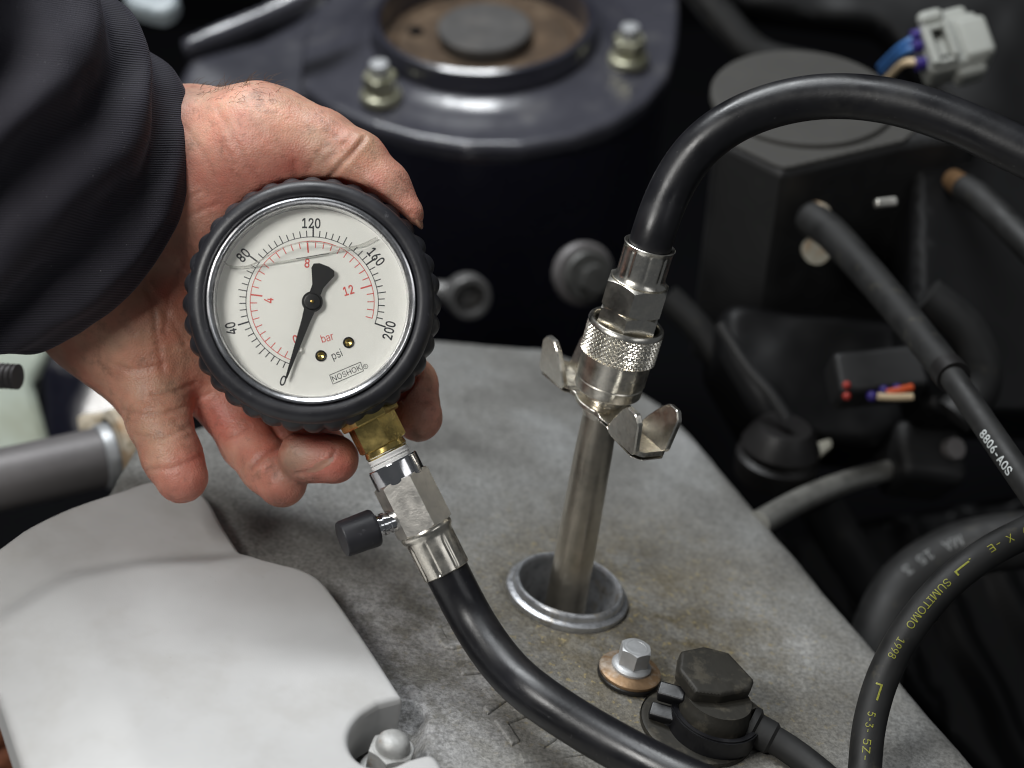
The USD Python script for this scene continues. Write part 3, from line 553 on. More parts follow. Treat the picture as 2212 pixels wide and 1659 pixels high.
# close the underside so the plate keeps its thickness where it bends
def under(poly, h, z): 
    m = slab(poly, np.eye(4), .001, .0003, .0010, h, wall=False); v, f, _ = meshkit.arrays(m); v[:, 2] -= .0014; return put((v, f[:, ::-1]), shift(Q, z=z))
mk('wing_plate', join(plate, under(wp_.buffer(-.0001), wing_h, wz)), 'nickel', t, smooth=40)
for sx in (-1, 1):
    for sy in (-1, 1):
        ear = Polygon([(.0105, -.0035), (.0140, .0030), (.0180, .0088), (.0205, .0112), (.0250, .0112), (.0272, .0085), (.0276, -.0035)]).buffer(-.0020).buffer(.0022)
        ear = shapely.affinity.translate(ear, .0024, 0)
        ef = frame(shift(Q, 0, sy * .0068, wz)[:3, 3], (Q[:3, 1] * sy + Q[:3, 2] * -.16), Q[:3, 0] * sx)
        yy = ef[:3, 1] if np.dot(ef[:3, 1], Q[:3, 2]) > 0 else -ef[:3, 1]
        ef2 = np.eye(4); ef2[:3, 0], ef2[:3, 1], ef2[:3, 3] = ef[:3, 0], yy, ef[:3, 3]; ef2[:3, 2] = np.cross(ef[:3, 0], yy)
        mk('wing_ear', rprism(ear, -.0011, .0011, ef2, .0004), 'nickel_bright', t, smooth=30)

# ------------------------------------------------------------------ cables at the right
cp = curve_px([(2420, 1075, .478), (2300, 1112, .472), (2212, 1152, .468), (2130, 1196, .464), (2045, 1262, .461), (1968, 1352, .459), (1912, 1452, .457), (1880, 1556, .452), (1868, 1665, .445), (1865, 1780, .436)], 160)
rc = mm(35, .459)
t = thing('printed_cable', cp[80], 'black ignition cable with yellow printing crossing the lower right of the casting', 'cable')
mk('cable', tube(cp, rc, 32), 'dull_rubber', t, smooth=True)
Lc = np.r_[0, np.cumsum(np.linalg.norm(np.diff(cp, axis=0), axis=1))]
def s_at(px, py): return Lc[np.argmin(np.hypot(*(to_px(cp) - [px, py]).T))]
def brk(L_, foot, up):                                            # the printed corner marks
    def q(x0, y0, x1, y1): return trimesh.creation.extrude_polygon(Polygon([(x0, y0), (x1, y0), (x1, y1), (x0, y1)]), 4e-5)
    return [q(0, 0, L_, .0006), q(foot, min(0, up), foot + .0006, max(up, .0006))]
for txt, px, py, h, ft, sd in (('9', 2202, 1153, .0024, .0019, -.1), ('X', 2172, 1172, .0024, .0022, -.1), ('-E', 2148, 1185, .0024, .0042, -.1), ('.', 2092, 1215, .0024, .0006, -.1), (brk(.0058, .0052, .0018), 2088, 1222, .0006, None, -.2),
                               ('SUMITOMO', 2044, 1262, .0025, .0195, -.05), ('1998', 1947, 1385, .0025, .0070, -.05), (brk(.0056, 0, -.0016), 1899, 1480, .0006, None, .1), ('5-3-', 1884, 1545, .0024, .0066, 0), ('5Z-', 1876, 1606, .0024, .0068, 0)):
    mk('print', text_on(cp, rc, txt, h, s_at(px, py), 1.0, sd, fit=ft), 'yellow_print', t, smooth=False)
lp = curve_px([(1750, 470, .636), (1772, 486, .629), (1800, 508, .620), (1880, 596, .588), (1960, 692, .556), (2052, 806, .520)], 60)
t = thing('ignition_lead', lp[0], 'ignition lead with a thick grey boot and dirty metal elbow on the black box', 'cable')
mk('boot', tube(lp, np.linspace(mm(37, .635), mm(35, .520), 60), 28), 'dull_rubber', t, smooth=True)
mk('boot_ring', tube(lp[-4:] + (lp[-1] - lp[-2]) * 1.5, mm(38, .515), 28), 'grommet', t)
l2 = curve_px([(2045, 798, .521), (2090, 862, .506), (2150, 950, .490), (2212, 1040, .474), (2330, 1210, .45)], 60); rl = mm(29, .49)
mk('cable', tube(l2, rl, 28), 'dull_rubber', t, smooth=True)
Lc = np.r_[0, np.cumsum(np.linalg.norm(np.diff(l2, axis=0), axis=1))]
mk('print', text_on(l2, rl, '8806-A0S', .0030, Lc[np.argmin(np.hypot(*(to_px(l2) - [2142, 938]).T))], 1.0, -.5, bold=True, fit=.0213), 'white_print', t, smooth=False)
mk('elbow', lathe([(0, -.002), (.0068, -.002), (.0075, .001), (.0070, .006), (.0045, .009), (0, .0095)], frame(P(1762, 478, .638), wd((-.2, .35, 1)), RT), 32), 'cream_bracket', t)
mk('terminal', cyl(.0062, -.004, .006, frame(P(1762, 540, .645), wd((-.1, -.2, 1)), RT)), 'cream_bracket', t)
lp = curve_px([(2058, 388, .657), (2085, 408, .645), (2120, 432, .635), (2212, 522, .61), (2330, 650, .58)], 50)
t = thing('second_lead', lp[0], 'ignition lead with a copper-coloured tip at the right edge', 'cable')
mk('boot', tube(lp[6:], mm(31, .63), 28), 'dull_rubber', t, smooth=True)
mk('copper_tip', tube(lp[:9], np.linspace(mm(24, .65), mm(29, .645), 9), 24), 'copper', t)
hp = curve_px([(1880, 1480, .60), (1905, 1360, .605), (1960, 1262, .61), (2060, 1196, .61), (2160, 1172, .605), (2300, 1165, .60), (2450, 1200, .59)], 80); rh = mm(62, .61)
t = thing('large_hose', hp[40], 'large black hose with pale blurred lettering behind the printed cable', 'hose')
mk('hose', tube(hp, rh, 32), 'dull_rubber', t, smooth=True)
Lc = np.r_[0, np.cumsum(np.linalg.norm(np.diff(hp, axis=0), axis=1))]
rev = hp[::-1]; Lr = np.r_[0, np.cumsum(np.linalg.norm(np.diff(rev, axis=0), axis=1))]
for txt, px in (('MA', (2094, 1200)), ('15', (2030, 1232)), ('3', (1990, 1262))):
    mk('print', text_on(rev, rh, txt, .0044, Lr[np.argmin(np.hypot(*(to_px(rev) - px).T))], 1.0, -.35, bold=True), 'faded_print', t, smooth=False)

# ------------------------------------------------------------------ the strut tower
SC = P(1046, 66, .90); Z = np.array([0, 0, 1.0])
SF = frame(SC, unit((.0, -.03, 1)), RT); sz = SF[:3, 2]
t = thing('strut_tower', SC, 'grey painted strut tower with a raised ring round a rusty top mount', 'strut tower')
pl = [(645, 170), (655, 70), (690, -20), (760, -120), (1000, -200), (1380, -180), (1466, -60), (1468, 20), (1462, 95), (1445, 150), (1400, 205), (1330, 250), (1240, 284), (1130, 304), (1010, 304), (900, 286), (800, 258), (710, 218)]
plz = -.006
pp = poly_px(pl, shift(SF, z=plz), 0, .01)
def tower_h(xy):
    r = np.hypot(xy[:, 0], xy[:, 1]); return -.0030 * smooth01((r - .084) / .020) + .004 * smooth01((.086 - r) / .014)
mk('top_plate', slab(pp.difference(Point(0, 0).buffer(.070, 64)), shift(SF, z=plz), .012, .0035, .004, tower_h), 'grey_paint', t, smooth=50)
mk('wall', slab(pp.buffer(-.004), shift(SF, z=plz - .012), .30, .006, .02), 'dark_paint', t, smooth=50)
mk('ring', lathe([(.071, -.006), (.0715, .006), (.070, .0115), (.0675, .0125), (.0655, .011), (.0645, .006), (.064, -.014)], SF, 96), 'ring_paint', t)
mk('mount_plate', lathe([(.0645, -.008), (.058, -.008), (.0565, -.0065), (.055, -.008), (0, -.009)][::-1], SF, 96), 'rusty_plate', t)
cf = frame(on(1047, 84, SC - sz * .008, sz), sz, RT)
mk('rubber_cap', lathe([(.026, -.002), (.0285, .0), (.0300, .006), (.0298, .0085), (.0285, .0095), (.012, .0100), (.010, .0093), (0, .0092)], cf, 64), 'rubber_cap', t)
mk('drain_hole', cyl(.0048, -.002, .0012, frame(on(898, 68, SC - sz * .008, sz), sz, RT)), 'bay_black', t)
def stud(px, py, label, n):
    f = frame(on(px, py, SC + sz * plz, sz), sz, RT)
    t = thing('strut_nut', f[:3, 3], label, 'nut')
    mk('flange', lathe([(0, 0), (.0125, 0), (.0128, .002), (.012, .0045), (.0095, .006), (0, .006)], f, 40), 'zinc_yellow', t)
    mk('hex_nut', hexa(.0178, .005, .0165, f, rot=n), 'zinc_yellow', t, smooth=20)
    mk('stud', cyl(.0058, .016, .0245, f, .0012, 24), 'zinc_grey', t)
stud(824, 212, 'yellowish flange nut on its stud at the left of the strut tower plate', .3)
stud(1357, 132, 'yellowish flange nut on its stud at the right of the strut tower plate', .7)
# painted body panels beside the tower
def panel(name, pts, depth, normal, T, m, label, cat, edge=.004, sm=.004, hf=None, s=.006, refpx=None):
    o = P(*(refpx or pts[0]), depth); f = frame(o, normal, RT)
    g = poly_px(pts, f, 0, sm)
    return mk(name, slab(g, f, T, edge, s, hf), m, None, smooth=50, label=label, cat=cat)
panel('fender_apron', [(300, 330), (410, 125), (560, 80), (650, 30), (760, -60), (800, -100), (760, 60), (690, 130), (660, 240), (560, 260)], .90, unit((.25, -.2, 1)), .02, 'grey_paint', 'glossy grey sheet metal apron running from the hand to the strut tower', 'body panel', .008, .01,
      lambda xy: .010 * (meshkit.fbm(np.column_stack([xy * 16, np.zeros(len(xy))]), 2, 4) - .5))
panel('fender_rail', [(386, 78), (470, 40), (560, 5), (640, -40), (760, -90), (700, -20), (640, 12), (560, 45), (480, 80), (396, 112)], .84, unit((.05, -.5, 1)), .012, 'grey_paint', 'shiny grey flange rail at the upper left above the black gap', 'body panel', .005, .002)
panel('fender_plate', [(250, -60), (360, -60), (386, -12), (380, 16), (345, 32), (270, 10)], .80, unit((.0, -.3, 1)), .01, 'plate_blue', 'pale blue-grey plate just above the sleeve at the top edge', 'body panel')

# ------------------------------------------------------------------ black housing at the right
KZ = P(1692, 372, .63)
HF = frame(KZ, Z, RT)
t = thing('distributor_housing', KZ, 'black plastic housing with a flat dusty round lid behind the arching hose', 'housing')
top = poly_px([(1540, 300), (1690, 372), (1960, 308), (2110, 290), (2120, 250), (1900, 170), (1600, 200)], HF, 0, .003)
mk('body', slab(top, HF, .13, .0035, .004), 'box_plastic', t, smooth=45)
lf = frame(on(1733, 214, KZ + Z * .0012, Z), Z, RT)
mk('lid', lathe([(.0435, -.0012), (.0435, .0012), (.0428, .0022), (.041, .0028), (0, .0030)], lf, 80), 'lid_plastic', t)
lidp = poly_px([(1548, 296), (1692, 365), (1955, 304), (2000, 260), (1900, 215), (1570, 225)], HF, .0008, .004)
mk('lid_apron', slab(lidp, shift(HF, z=.0014), .0012, .0008, .005), 'lid_plastic', t, smooth=45)
mk('seam_tab', rbox(.0095, .004, .005, frame(P(1913, 438, .612), wd((0, .1, 1)), wd((1, .1, 0))), .0012), 'bare_metal', t)
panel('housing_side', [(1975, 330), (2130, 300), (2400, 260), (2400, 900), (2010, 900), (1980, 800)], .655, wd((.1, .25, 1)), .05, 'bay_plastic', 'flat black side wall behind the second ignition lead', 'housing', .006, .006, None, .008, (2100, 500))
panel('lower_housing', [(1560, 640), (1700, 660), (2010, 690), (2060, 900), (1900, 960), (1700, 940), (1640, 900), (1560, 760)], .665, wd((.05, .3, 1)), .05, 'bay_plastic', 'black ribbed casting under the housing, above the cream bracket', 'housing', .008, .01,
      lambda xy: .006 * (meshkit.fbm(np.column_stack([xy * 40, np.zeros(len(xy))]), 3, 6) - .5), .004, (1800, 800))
mk('rib', tube(curve_px([(1555, 700, .64), (1620, 800, .635), (1665, 850, .632), (1700, 905, .63)], 24), .0028, 14), 'box_plastic', None, label='thin black rib slanting down the lower housing', cat='rib')
bf = frame(P(1690, 945, .64), wd((.1, .85, .5)), RT)
mk('rubber_mount', lathe([(0, -.02), (.0185, -.02), (.019, -.010), (.0165, -.008), (.0180, -.004), (.0150, .002), (.012, .006), (0, .0065)], bf, 48), 'grommet', None, label='round black rubber mount sitting in the cream bracket', cat='mount')
panel('mount_bracket', [(1605, 955), (1650, 940), (1690, 985), (1750, 960), (1795, 945), (1800, 962), (1750, 1005), (1690, 1022), (1610, 1018)], .645, wd((.1, .5, 1)), .004, 'cream_bracket', 'curved cream metal bracket right of the casting edge', 'bracket', .001, .001, None, .003, (1690, 1000))
mk('metal_rod', tube(curve_px([(1640, 1130, .60), (1730, 1080, .62), (1830, 1040, .64), (1925, 1015, .66)], 24), np.linspace(mm(28, .6), mm(22, .66), 24), 24), 'bare_metal', None, label='dull silver rod slanting out from behind the casting edge', cat='rod')
t = thing('rod_joint', P(1985, 990, .66), 'black bolted joint at the far end of the silver rod', 'joint')
mk('knuckle', rbox(.034, .03, .03, frame(P(1985, 995, .665), wd((.3, .5, 1)), RT), .006), 'box_plastic', t)
mk('bolt_end', cyl(.0050, -.006, .006, frame(P(2050, 972, .655), wd((.3, .2, 1)), RT)), 'pipe_grey', t)
t = thing('wiring_plug', P(1880, 830, .62), 'black wiring plug with orange and cream wires and blue seals', 'connector')
mk('shell', rbox(.040, .020, .022, frame(P(1892, 815, .630), wd((.0, .4, 1)), wd((1, .12, 0))), .003), 'box_plastic', t)
for nm, m, pts, r in (('cream_wire', 'wire_cream', [(1895, 856, .612), (1930, 858, .611), (1970, 857, .612)], 8), ('orange_wire', 'wire_orange', [(1915, 849, .614), (1945, 842, .613), (1970, 836, .614)], 8)):
    mk(nm, tube(curve_px(pts, 10), mm(r, .612), 14), m, t)
for px, py in ((1884, 856), (1910, 844), (1938, 840)): mk('seal', trimesh.creation.icosphere(2, mm(12, .613)).apply_translation(P(px, py, .616)), 'wire_seal', t, smooth=True)
for px, py in ((1829, 832), (1829, 856)): mk('red_seal', trimesh.creation.icosphere(2, mm(9, .614)).apply_translation(P(px, py, .614)), 'wire_red', t, smooth=True)
# grey connector
t = thing('grey_connector', P(2055, 90, .68), 'light grey plastic wiring connector hanging at the top right', 'connector')
cx = wd((.97, .24, .0)); cf = frame(P(2062, 88, .68), wd((-.12, .25, 1)), cx)
u = mm(1, .68)
def CN(x0, y0, x1, y1, z0, z1, r=.0012): return rbox((x1 - x0) * u, (y1 - y0) * u, z1 - z0, shift(cf, (x0 + x1) / 2 * u, (y0 + y1) / 2 * u, (z0 + z1) / 2), r)
mk('housing', join(CN(-68, -58, 66, 60, -.020, 0, .003), CN(-30, 40, 52, 84, -.018, -.002, .003), CN(-10, -78, 56, -40, -.018, -.003, .003), CN(10, -52, 78, 44, -.016, .002, .003)), 'connector_grey', t)
mk('latch', join(CN(-66, -50, -46, 44, 0, .005), CN(-20, -44, -6, 46, 0, .006), CN(-60, 30, -10, 44, 0, .004), CN(-60, -52, -10, -40, 0, .004), CN(-62, 48, -6, 82, -.003, .004, .003)), 'connector_grey', t)
mk('slot', join(CN(-44, 18, -22, 28, -.002, .0012, .0004), CN(-44, -38, -22, -28, -.002, .0012, .0004)), 'bay_black', t)
for m, a, b in (('wire_blue', (1990, 76), (1942, 104)), ('wire_blue', (1992, 98), (1946, 116)), ('wire_cream', (2000, 136), (1952, 136))):
    mk('wire', tube(curve_px([(*a, .685), ((a[0] + b[0]) / 2, (a[1] + b[1]) / 2 - 2, .684), (*b, .69), (b[0] - 40, b[1] + 40, .72)], 16), mm(8.5, .685), 14), m, t)
    mk('seal', cyl(mm(14, .685), 0, .006, frame(P(a[0] + 4, a[1] - 2, .684), -cx, Z)), 'wire_seal', t)

# bolts in the dark behind the casting
f = frame(P(1010, 640, .80), wd((.30, -.30, .9)), RT)
t = thing('socket_bolt', f[:3, 3], 'dull silver cup-ended bolt on a short rod beside the gauge', 'bolt')
mk('head', lathe([(.010, -.012), (.0130, -.004), (.0130, .004), (.0118, .006), (.0088, .006), (.0076, .003), (.0070, -.006), (0, -.0065)], f, 40), 'dull_steel', t)
mk('shank', tube(curve_px([(900, 632, .82), (955, 632, .815), (1005, 636, .81)], 10), .0068, 20), 'dull_steel', t)
f = frame(P(1262, 592, .78), wd((.34, -.18, .9)), RT)
t = thing('washer_nut', f[:3, 3], 'blurred dark nut on stacked washers left of the hose ferrule', 'nut')
mk('washer', lathe([(.0175, -.004), (.0178, 0), (.016, .002), (.012, .002)], f, 48), 'pipe_grey', t)
mk('washer', lathe([(.014, 0), (.0142, .004), (.013, .0055), (0, .0055)], shift(f, .001, -.001), 48), 'dark_zinc', t)
mk('hex_nut', hexa(.0145, .005, .012, shift(f, .002, -.002), rot=.4), 'dark_zinc', t, smooth=20)

# ------------------------------------------------------------------ left edge
f = frame(P(-80, 1055, .60), unit(P(232, 985, .63) - P(-80, 1055, .60)), Z); L = np.linalg.norm(P(232, 985, .63) - P(-80, 1055, .60))
t = thing('coolant_pipe', P(100, 1010, .61), 'thick grey pipe running from the left edge into the rusty bracket', 'pipe')
mk('pipe', cyl(mm(68, .61), -.05, L, f), 'pipe_grey', t)
mk('pipe_lip', lathe([(mm(62, .62), L - .004), (mm(72, .62), L - .003), (mm(74, .62), L + .001), (mm(70, .62), L + .004), (0, L + .004)], f, 48), 'zinc_grey', t)
t = thing('rusty_bracket', P(260, 950, .65), 'cream bracket blotched with rust behind the little finger', 'bracket')
g = frame(P(260, 950, .65), wd((-.3, .35, 1)), RT)
mk('plate', slab(poly_px([(160, 892), (240, 882), (330, 870), (360, 940), (380, 1060), (250, 1060), (215, 960), (165, 935)], g, 0, .002), g, .012, .003, .004), 'rusty_bracket', t, smooth=45)
mk('collar', lathe([(mm(80, .64), L + .002), (mm(96, .64), L + .004), (mm(98, .64), L + .012), (mm(90, .64), L + .022), (0, L + .022)], f, 48), 'rusty_bracket', t)
panel('pale_panel', [(-200, 700), (118, 730), (88, 800), (70, 830), (118, 1010), (60, 1060), (-200, 1060)], .78, wd((.2, .2, 1)), .01, 'pale_panel', 'pale green stained panel at the left edge under the sleeve', 'panel', .006, .002, None, .01, (40, 900))
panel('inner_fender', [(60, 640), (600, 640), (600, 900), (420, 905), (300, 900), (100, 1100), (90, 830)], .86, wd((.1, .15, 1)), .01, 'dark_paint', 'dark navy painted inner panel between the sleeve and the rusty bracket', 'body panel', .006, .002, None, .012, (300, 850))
rb = curve_px([(-40, 812, .52), (0, 812, .519), (39, 814, .518)], 40)
mk('ribbed_cord', tube(rb, mm(26, .52) * (1 + .07 * np.sign(np.sin(np.arange(40) * 1.2))), 24), 'pipe_grey', None, label='short dark ribbed cord end below the sleeve at the left edge', cat='cord')
mk('green_hose', tube(curve_px([(380, 850, .70), (420, 872, .70), (470, 905, .70)], 14), .006, 18), 'dull_rubber', None, label='dark hose seen in the gap between little and ring finger', cat='hose')
for i, (pts, r, lab) in enumerate((([(-60, 1600, .60), (20, 1575, .61), (90, 1600, .62)], .010, 'upper rusty exhaust pipe at the lower left corner'), ([(-60, 1660, .60), (20, 1630, .61), (100, 1660, .62)], .010, 'lower rusty exhaust pipe at the lower left corner'))):
    mk('exhaust_pipe', tube(curve_px(pts, 16), r, 20), 'rust', None, label=lab, cat='pipe')
mk('heat_tab', rbox(.018, .012, .006, frame(P(22, 1515, .60), wd((0, .3, 1)), RT), .001), 'pale_panel', None, label='small pale tab above the rusty pipes at the left edge', cat='tab')

for pts, d0, r, lab in (([(1440, 640), (1520, 720), (1590, 830), (1640, 905)], .70, .007, 'dim black hose behind the coupling, below the black housing'), ([(1770, 1090), (1830, 1190), (1900, 1300), (1930, 1420)], .74, .012, 'dim dark hose hanging under the silver rod'),
                        ([(1480, -60), (1560, 40), (1640, 120), (1760, 150)], .86, .010, 'dim dark hose behind the round lid'), ([(2000, 640), (2090, 720), (2120, 830), (2060, 900)], .62, .009, 'black hose curving down beside the ignition lead'),
                        ([(880, 480), (1000, 520), (1150, 500), (1320, 420)], .93, .012, 'dim dark pipe along the foot of the strut tower wall')):
    mk('dark_hose', tube(curve_px([(x, y, d0) for x, y in pts], 24), r, 20), 'dull_rubber', None, label=lab, cat='hose')
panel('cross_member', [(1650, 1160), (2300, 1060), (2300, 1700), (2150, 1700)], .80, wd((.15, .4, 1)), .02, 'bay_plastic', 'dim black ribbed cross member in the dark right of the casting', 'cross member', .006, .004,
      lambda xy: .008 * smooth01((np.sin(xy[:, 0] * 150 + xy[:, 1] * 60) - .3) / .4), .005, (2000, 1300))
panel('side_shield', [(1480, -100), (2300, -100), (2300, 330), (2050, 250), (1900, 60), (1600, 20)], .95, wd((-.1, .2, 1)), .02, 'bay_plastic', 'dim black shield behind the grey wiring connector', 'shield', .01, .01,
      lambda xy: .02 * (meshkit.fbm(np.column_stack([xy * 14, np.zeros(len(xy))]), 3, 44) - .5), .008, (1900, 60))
# dark bay around it all
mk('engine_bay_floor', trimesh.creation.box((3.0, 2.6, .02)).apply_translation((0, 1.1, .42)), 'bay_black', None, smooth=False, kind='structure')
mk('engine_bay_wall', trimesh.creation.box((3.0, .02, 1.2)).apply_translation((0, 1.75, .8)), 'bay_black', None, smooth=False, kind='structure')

# ------------------------------------------------------------------ hand and sleeve
def cap_(chain): return [(ray(px, py) * d, mm(r, d)) for px, py, d, r in chain]
def sd_chain(X, chain, k=.004):
    full = np.full(X.shape[:-1], .03, np.float32)
    q0 = np.min([a - r - .03 for a, r in chain], 0); q1 = np.max([a + r + .03 for a, r in chain], 0)
    sl = tuple(slice(max(0, int((q0[i] - lo[i]) / VX)), max(1, int((q1[i] - lo[i]) / VX) + 1)) for i in range(3))
    Y = X[sl]; F = None
    for (a, ra), (b, rb_) in zip(chain[:-1], chain[1:]):
        a = a.astype(np.float32); ab = b.astype(np.float32) - a; U = Y - a; tt = np.clip((U @ ab) / (ab @ ab), 0, 1).astype(np.float32); U -= tt[..., None] * ab
        d = np.sqrt(np.einsum('...i,...i', U, U)) - (np.float32(ra) + np.float32(rb_ - ra) * tt)
        F = d if F is None else smin(F, d, k)
    full[sl] = np.minimum(F, .03)
    return full
def smin(a, b, k): h = np.clip(.5 + .5 * (b - a) / k, 0, 1); return b + (a - b) * h - k * h * (1 - h)
palm = [[(140, 320, .475, 120), (400, 352, .482, 150), (565, 318, .466, 126)],
        [(290, 470, .494, 150), (470, 470, .482, 135)],
        [(120, 560, .497, 160), (240, 688, .488, 130), (332, 806, .483, 92)],
        [(250, 560, .497, 150), (470, 760, .500, 112)], [(350, 480, .499, 150), (620, 690, .503, 105)], [(330, 780, .494, 95), (620, 700, .503, 105)], [(250, 600, .495, 150), (330, 700, .49, 130)]]
fingers = [[(565, 318, .466, 124), (690, 320, .460, 82), (768, 352, .456, 68), (830, 405, .454, 56), (876, 462, .4525, 41)],
           [(322, 826, .483, 80), (343, 905, .474, 67), (372, 985, .469, 62), (392, 1030, .467, 57)],
           [(452, 800, .497, 70), (488, 880, .490, 58), (535, 958, .485, 56), (578, 1008, .477, 57), (610, 1044, .471, 53)],
           [(540, 770, .502, 72), (600, 900, .500, 60), (690, 975, .485, 58), (662, 985, .466, 55), (722, 992, .463, 54)],
           [(640, 700, .503, 80), (800, 760, .497, 62), (885, 830, .482, 58), (904, 902, .471, 53)]]
VX = .0011
lo, hi = np.array([-.185, -.062, -.535]), np.array([-.020, .125, -.425])
gx = [np.arange(lo[k], hi[k], VX, dtype=np.float32) for k in range(3)]
X = np.stack(np.meshgrid(*gx, indexing='ij'), -1)
Fp = None
for ch in palm:
    d = sd_chain(X, cap_(ch), .01); Fp = d if Fp is None else smin(Fp, d, .012)
F = None
for i, ch in enumerate(fingers):
    d = smin(Fp, sd_chain(X, cap_(ch), .003), .007 if i else .010); F = d if F is None else smin(F, d, .0008)
# the boot presses into the palm
Gc = np.linalg.inv(np.block([[R.T @ G[:3, :3], (R.T @ (G[:3, 3] - C))[:, None]], [np.zeros((1, 3)), 1]]))
Y = X @ Gc[:3, :3].T.astype(np.float32) + Gc[:3, 3].astype(np.float32); rad = np.hypot(Y[..., 0], Y[..., 1])
boot = np.maximum(rad - .0408, np.maximum(-.0320 - Y[..., 2], Y[..., 2] - .0075)); F = np.maximum(F, -boot)
AX = A[:3, 2] @ R; ao = (A[:3, 3] - C) @ R; q = X - ao.astype(np.float32); al = q @ AX.astype(np.float32); F = np.maximum(F, -np.maximum(np.linalg.norm(q - al[..., None] * AX.astype(np.float32), axis=-1) - .0088, np.maximum(.030 - al, al - .064)))
F = ndimage.gaussian_filter(F, .7)
def surface_nets(F, org, h):
    s = F < 0; n = np.array(F.shape)
    cs = [(i, j, k) for i in (0, 1) for j in (0, 1) for k in (0, 1)]
    sub = lambda A_, c: A_[c[0]:n[0] - 1 + c[0], c[1]:n[1] - 1 + c[1], c[2]:n[2] - 1 + c[2]]
    cnt = sum(sub(s, c).astype(np.int8) for c in cs); act = (cnt > 0) & (cnt < 8); idx = -np.ones(act.shape, int); loc = np.argwhere(act); idx[act] = np.arange(len(loc))
    vals = {c: sub(F, c)[act] for c in cs}; acc = np.zeros((len(loc), 3)); num = np.zeros(len(loc))
    for c in cs:
        for ax in range(3):
            if c[ax]: continue
            e = list(c); e[ax] = 1; e = tuple(e); a, b = vals[c], vals[e]; m = (a < 0) != (b < 0); tt = np.where(m, a / np.where(m, a - b, 1), 0)
            p = np.repeat(np.array(c, float)[None], len(loc), 0); p[:, ax] += tt; acc[m] += p[m]; num[m] += 1
    v = (loc + acc / num[:, None]) * h + org; faces = []
    for ax in range(3):
        o1, o2 = (ax + 1) % 3, (ax + 2) % 3
        a = np.moveaxis(s, [ax, o1, o2], [0, 1, 2]); I = np.moveaxis(idx, [ax, o1, o2], [0, 1, 2])
        d = a[:-1, 1:-1, 1:-1].astype(int) - a[1:, 1:-1, 1:-1]
        for sg in (1, -1):
            i, j, k = np.nonzero(d == sg); qd = np.stack([I[i, j, k], I[i, j + 1, k], I[i, j + 1, k + 1], I[i, j, k + 1]], 1)
            qd = qd[(qd >= 0).all(1)]; faces.append(qd if sg == 1 else qd[:, ::-1])
    return v, np.vstack(faces)
v, qf = surface_nets(F, lo, VX)
hm = trimesh.Trimesh(v, np.vstack([qf[:, [0, 1, 2]], qf[:, [0, 2, 3]]]), process=False)
comp = trimesh.graph.connected_component_labels(hm.face_adjacency, node_count=len(hm.faces)); big = np.bincount(comp).argmax(); hm.update_faces(comp == big); hm.remove_unreferenced_vertices()
trimesh.smoothing.filter_taubin(hm, .5, .53, 8)
hm = hm.subdivide(); trimesh.smoothing.filter_taubin(hm, .5, .53, 6)
v = np.array(hm.vertices); nrm = np.array(hm.vertex_normals); px = np.stack([1106 - v[:, 0] / v[:, 2] / K, 829.5 + v[:, 1] / v[:, 2] / K], 1); front = np.clip(nrm[:, 2] * 2.0 + .1, 0, 1)
def polydist(pts):
    p = np.asarray(pts, float); out = np.full(len(px), 1e3); w = np.nonzero((px >= p.min(0) - 45).all(1) & (px <= p.max(0) + 45).all(1) & (front > 0))[0]
    for a, b in zip(p[:-1], p[1:]):
        ab = b - a; tt = np.clip((px[w] - a) @ ab / (ab @ ab), 0, 1); out[w] = np.minimum(out[w], np.linalg.norm(px[w] - a - tt[:, None] * ab, axis=1))
    return out
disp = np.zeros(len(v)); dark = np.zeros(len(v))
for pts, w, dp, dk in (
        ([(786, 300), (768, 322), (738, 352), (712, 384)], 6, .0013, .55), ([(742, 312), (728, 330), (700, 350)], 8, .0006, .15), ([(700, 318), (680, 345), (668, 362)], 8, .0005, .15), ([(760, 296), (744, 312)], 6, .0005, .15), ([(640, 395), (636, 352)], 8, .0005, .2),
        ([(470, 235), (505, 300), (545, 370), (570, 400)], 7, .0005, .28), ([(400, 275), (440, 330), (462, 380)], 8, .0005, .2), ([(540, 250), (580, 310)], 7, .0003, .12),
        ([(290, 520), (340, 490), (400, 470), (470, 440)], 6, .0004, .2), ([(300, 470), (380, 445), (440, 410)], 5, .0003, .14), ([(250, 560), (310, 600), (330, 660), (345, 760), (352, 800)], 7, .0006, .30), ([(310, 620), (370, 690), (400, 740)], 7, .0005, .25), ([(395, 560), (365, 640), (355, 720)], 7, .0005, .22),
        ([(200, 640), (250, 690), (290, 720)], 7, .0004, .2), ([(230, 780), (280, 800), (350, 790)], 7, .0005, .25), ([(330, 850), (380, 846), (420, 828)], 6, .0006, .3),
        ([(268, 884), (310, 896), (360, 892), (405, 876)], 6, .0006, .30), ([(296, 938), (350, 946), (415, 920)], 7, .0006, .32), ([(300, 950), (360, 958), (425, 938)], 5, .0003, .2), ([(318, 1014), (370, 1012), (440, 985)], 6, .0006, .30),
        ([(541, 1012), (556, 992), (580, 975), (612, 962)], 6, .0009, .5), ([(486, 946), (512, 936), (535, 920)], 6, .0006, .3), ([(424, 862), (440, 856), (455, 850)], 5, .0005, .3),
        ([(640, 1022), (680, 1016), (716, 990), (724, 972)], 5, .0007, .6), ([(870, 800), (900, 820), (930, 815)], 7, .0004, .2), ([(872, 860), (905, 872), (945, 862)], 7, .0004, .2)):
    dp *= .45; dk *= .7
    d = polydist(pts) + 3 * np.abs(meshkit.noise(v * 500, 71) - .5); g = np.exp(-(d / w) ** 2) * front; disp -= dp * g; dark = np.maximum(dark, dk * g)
    disp += dp * .35 * np.exp(-((d - 2.2 * w) / (1.3 * w)) ** 2) * front
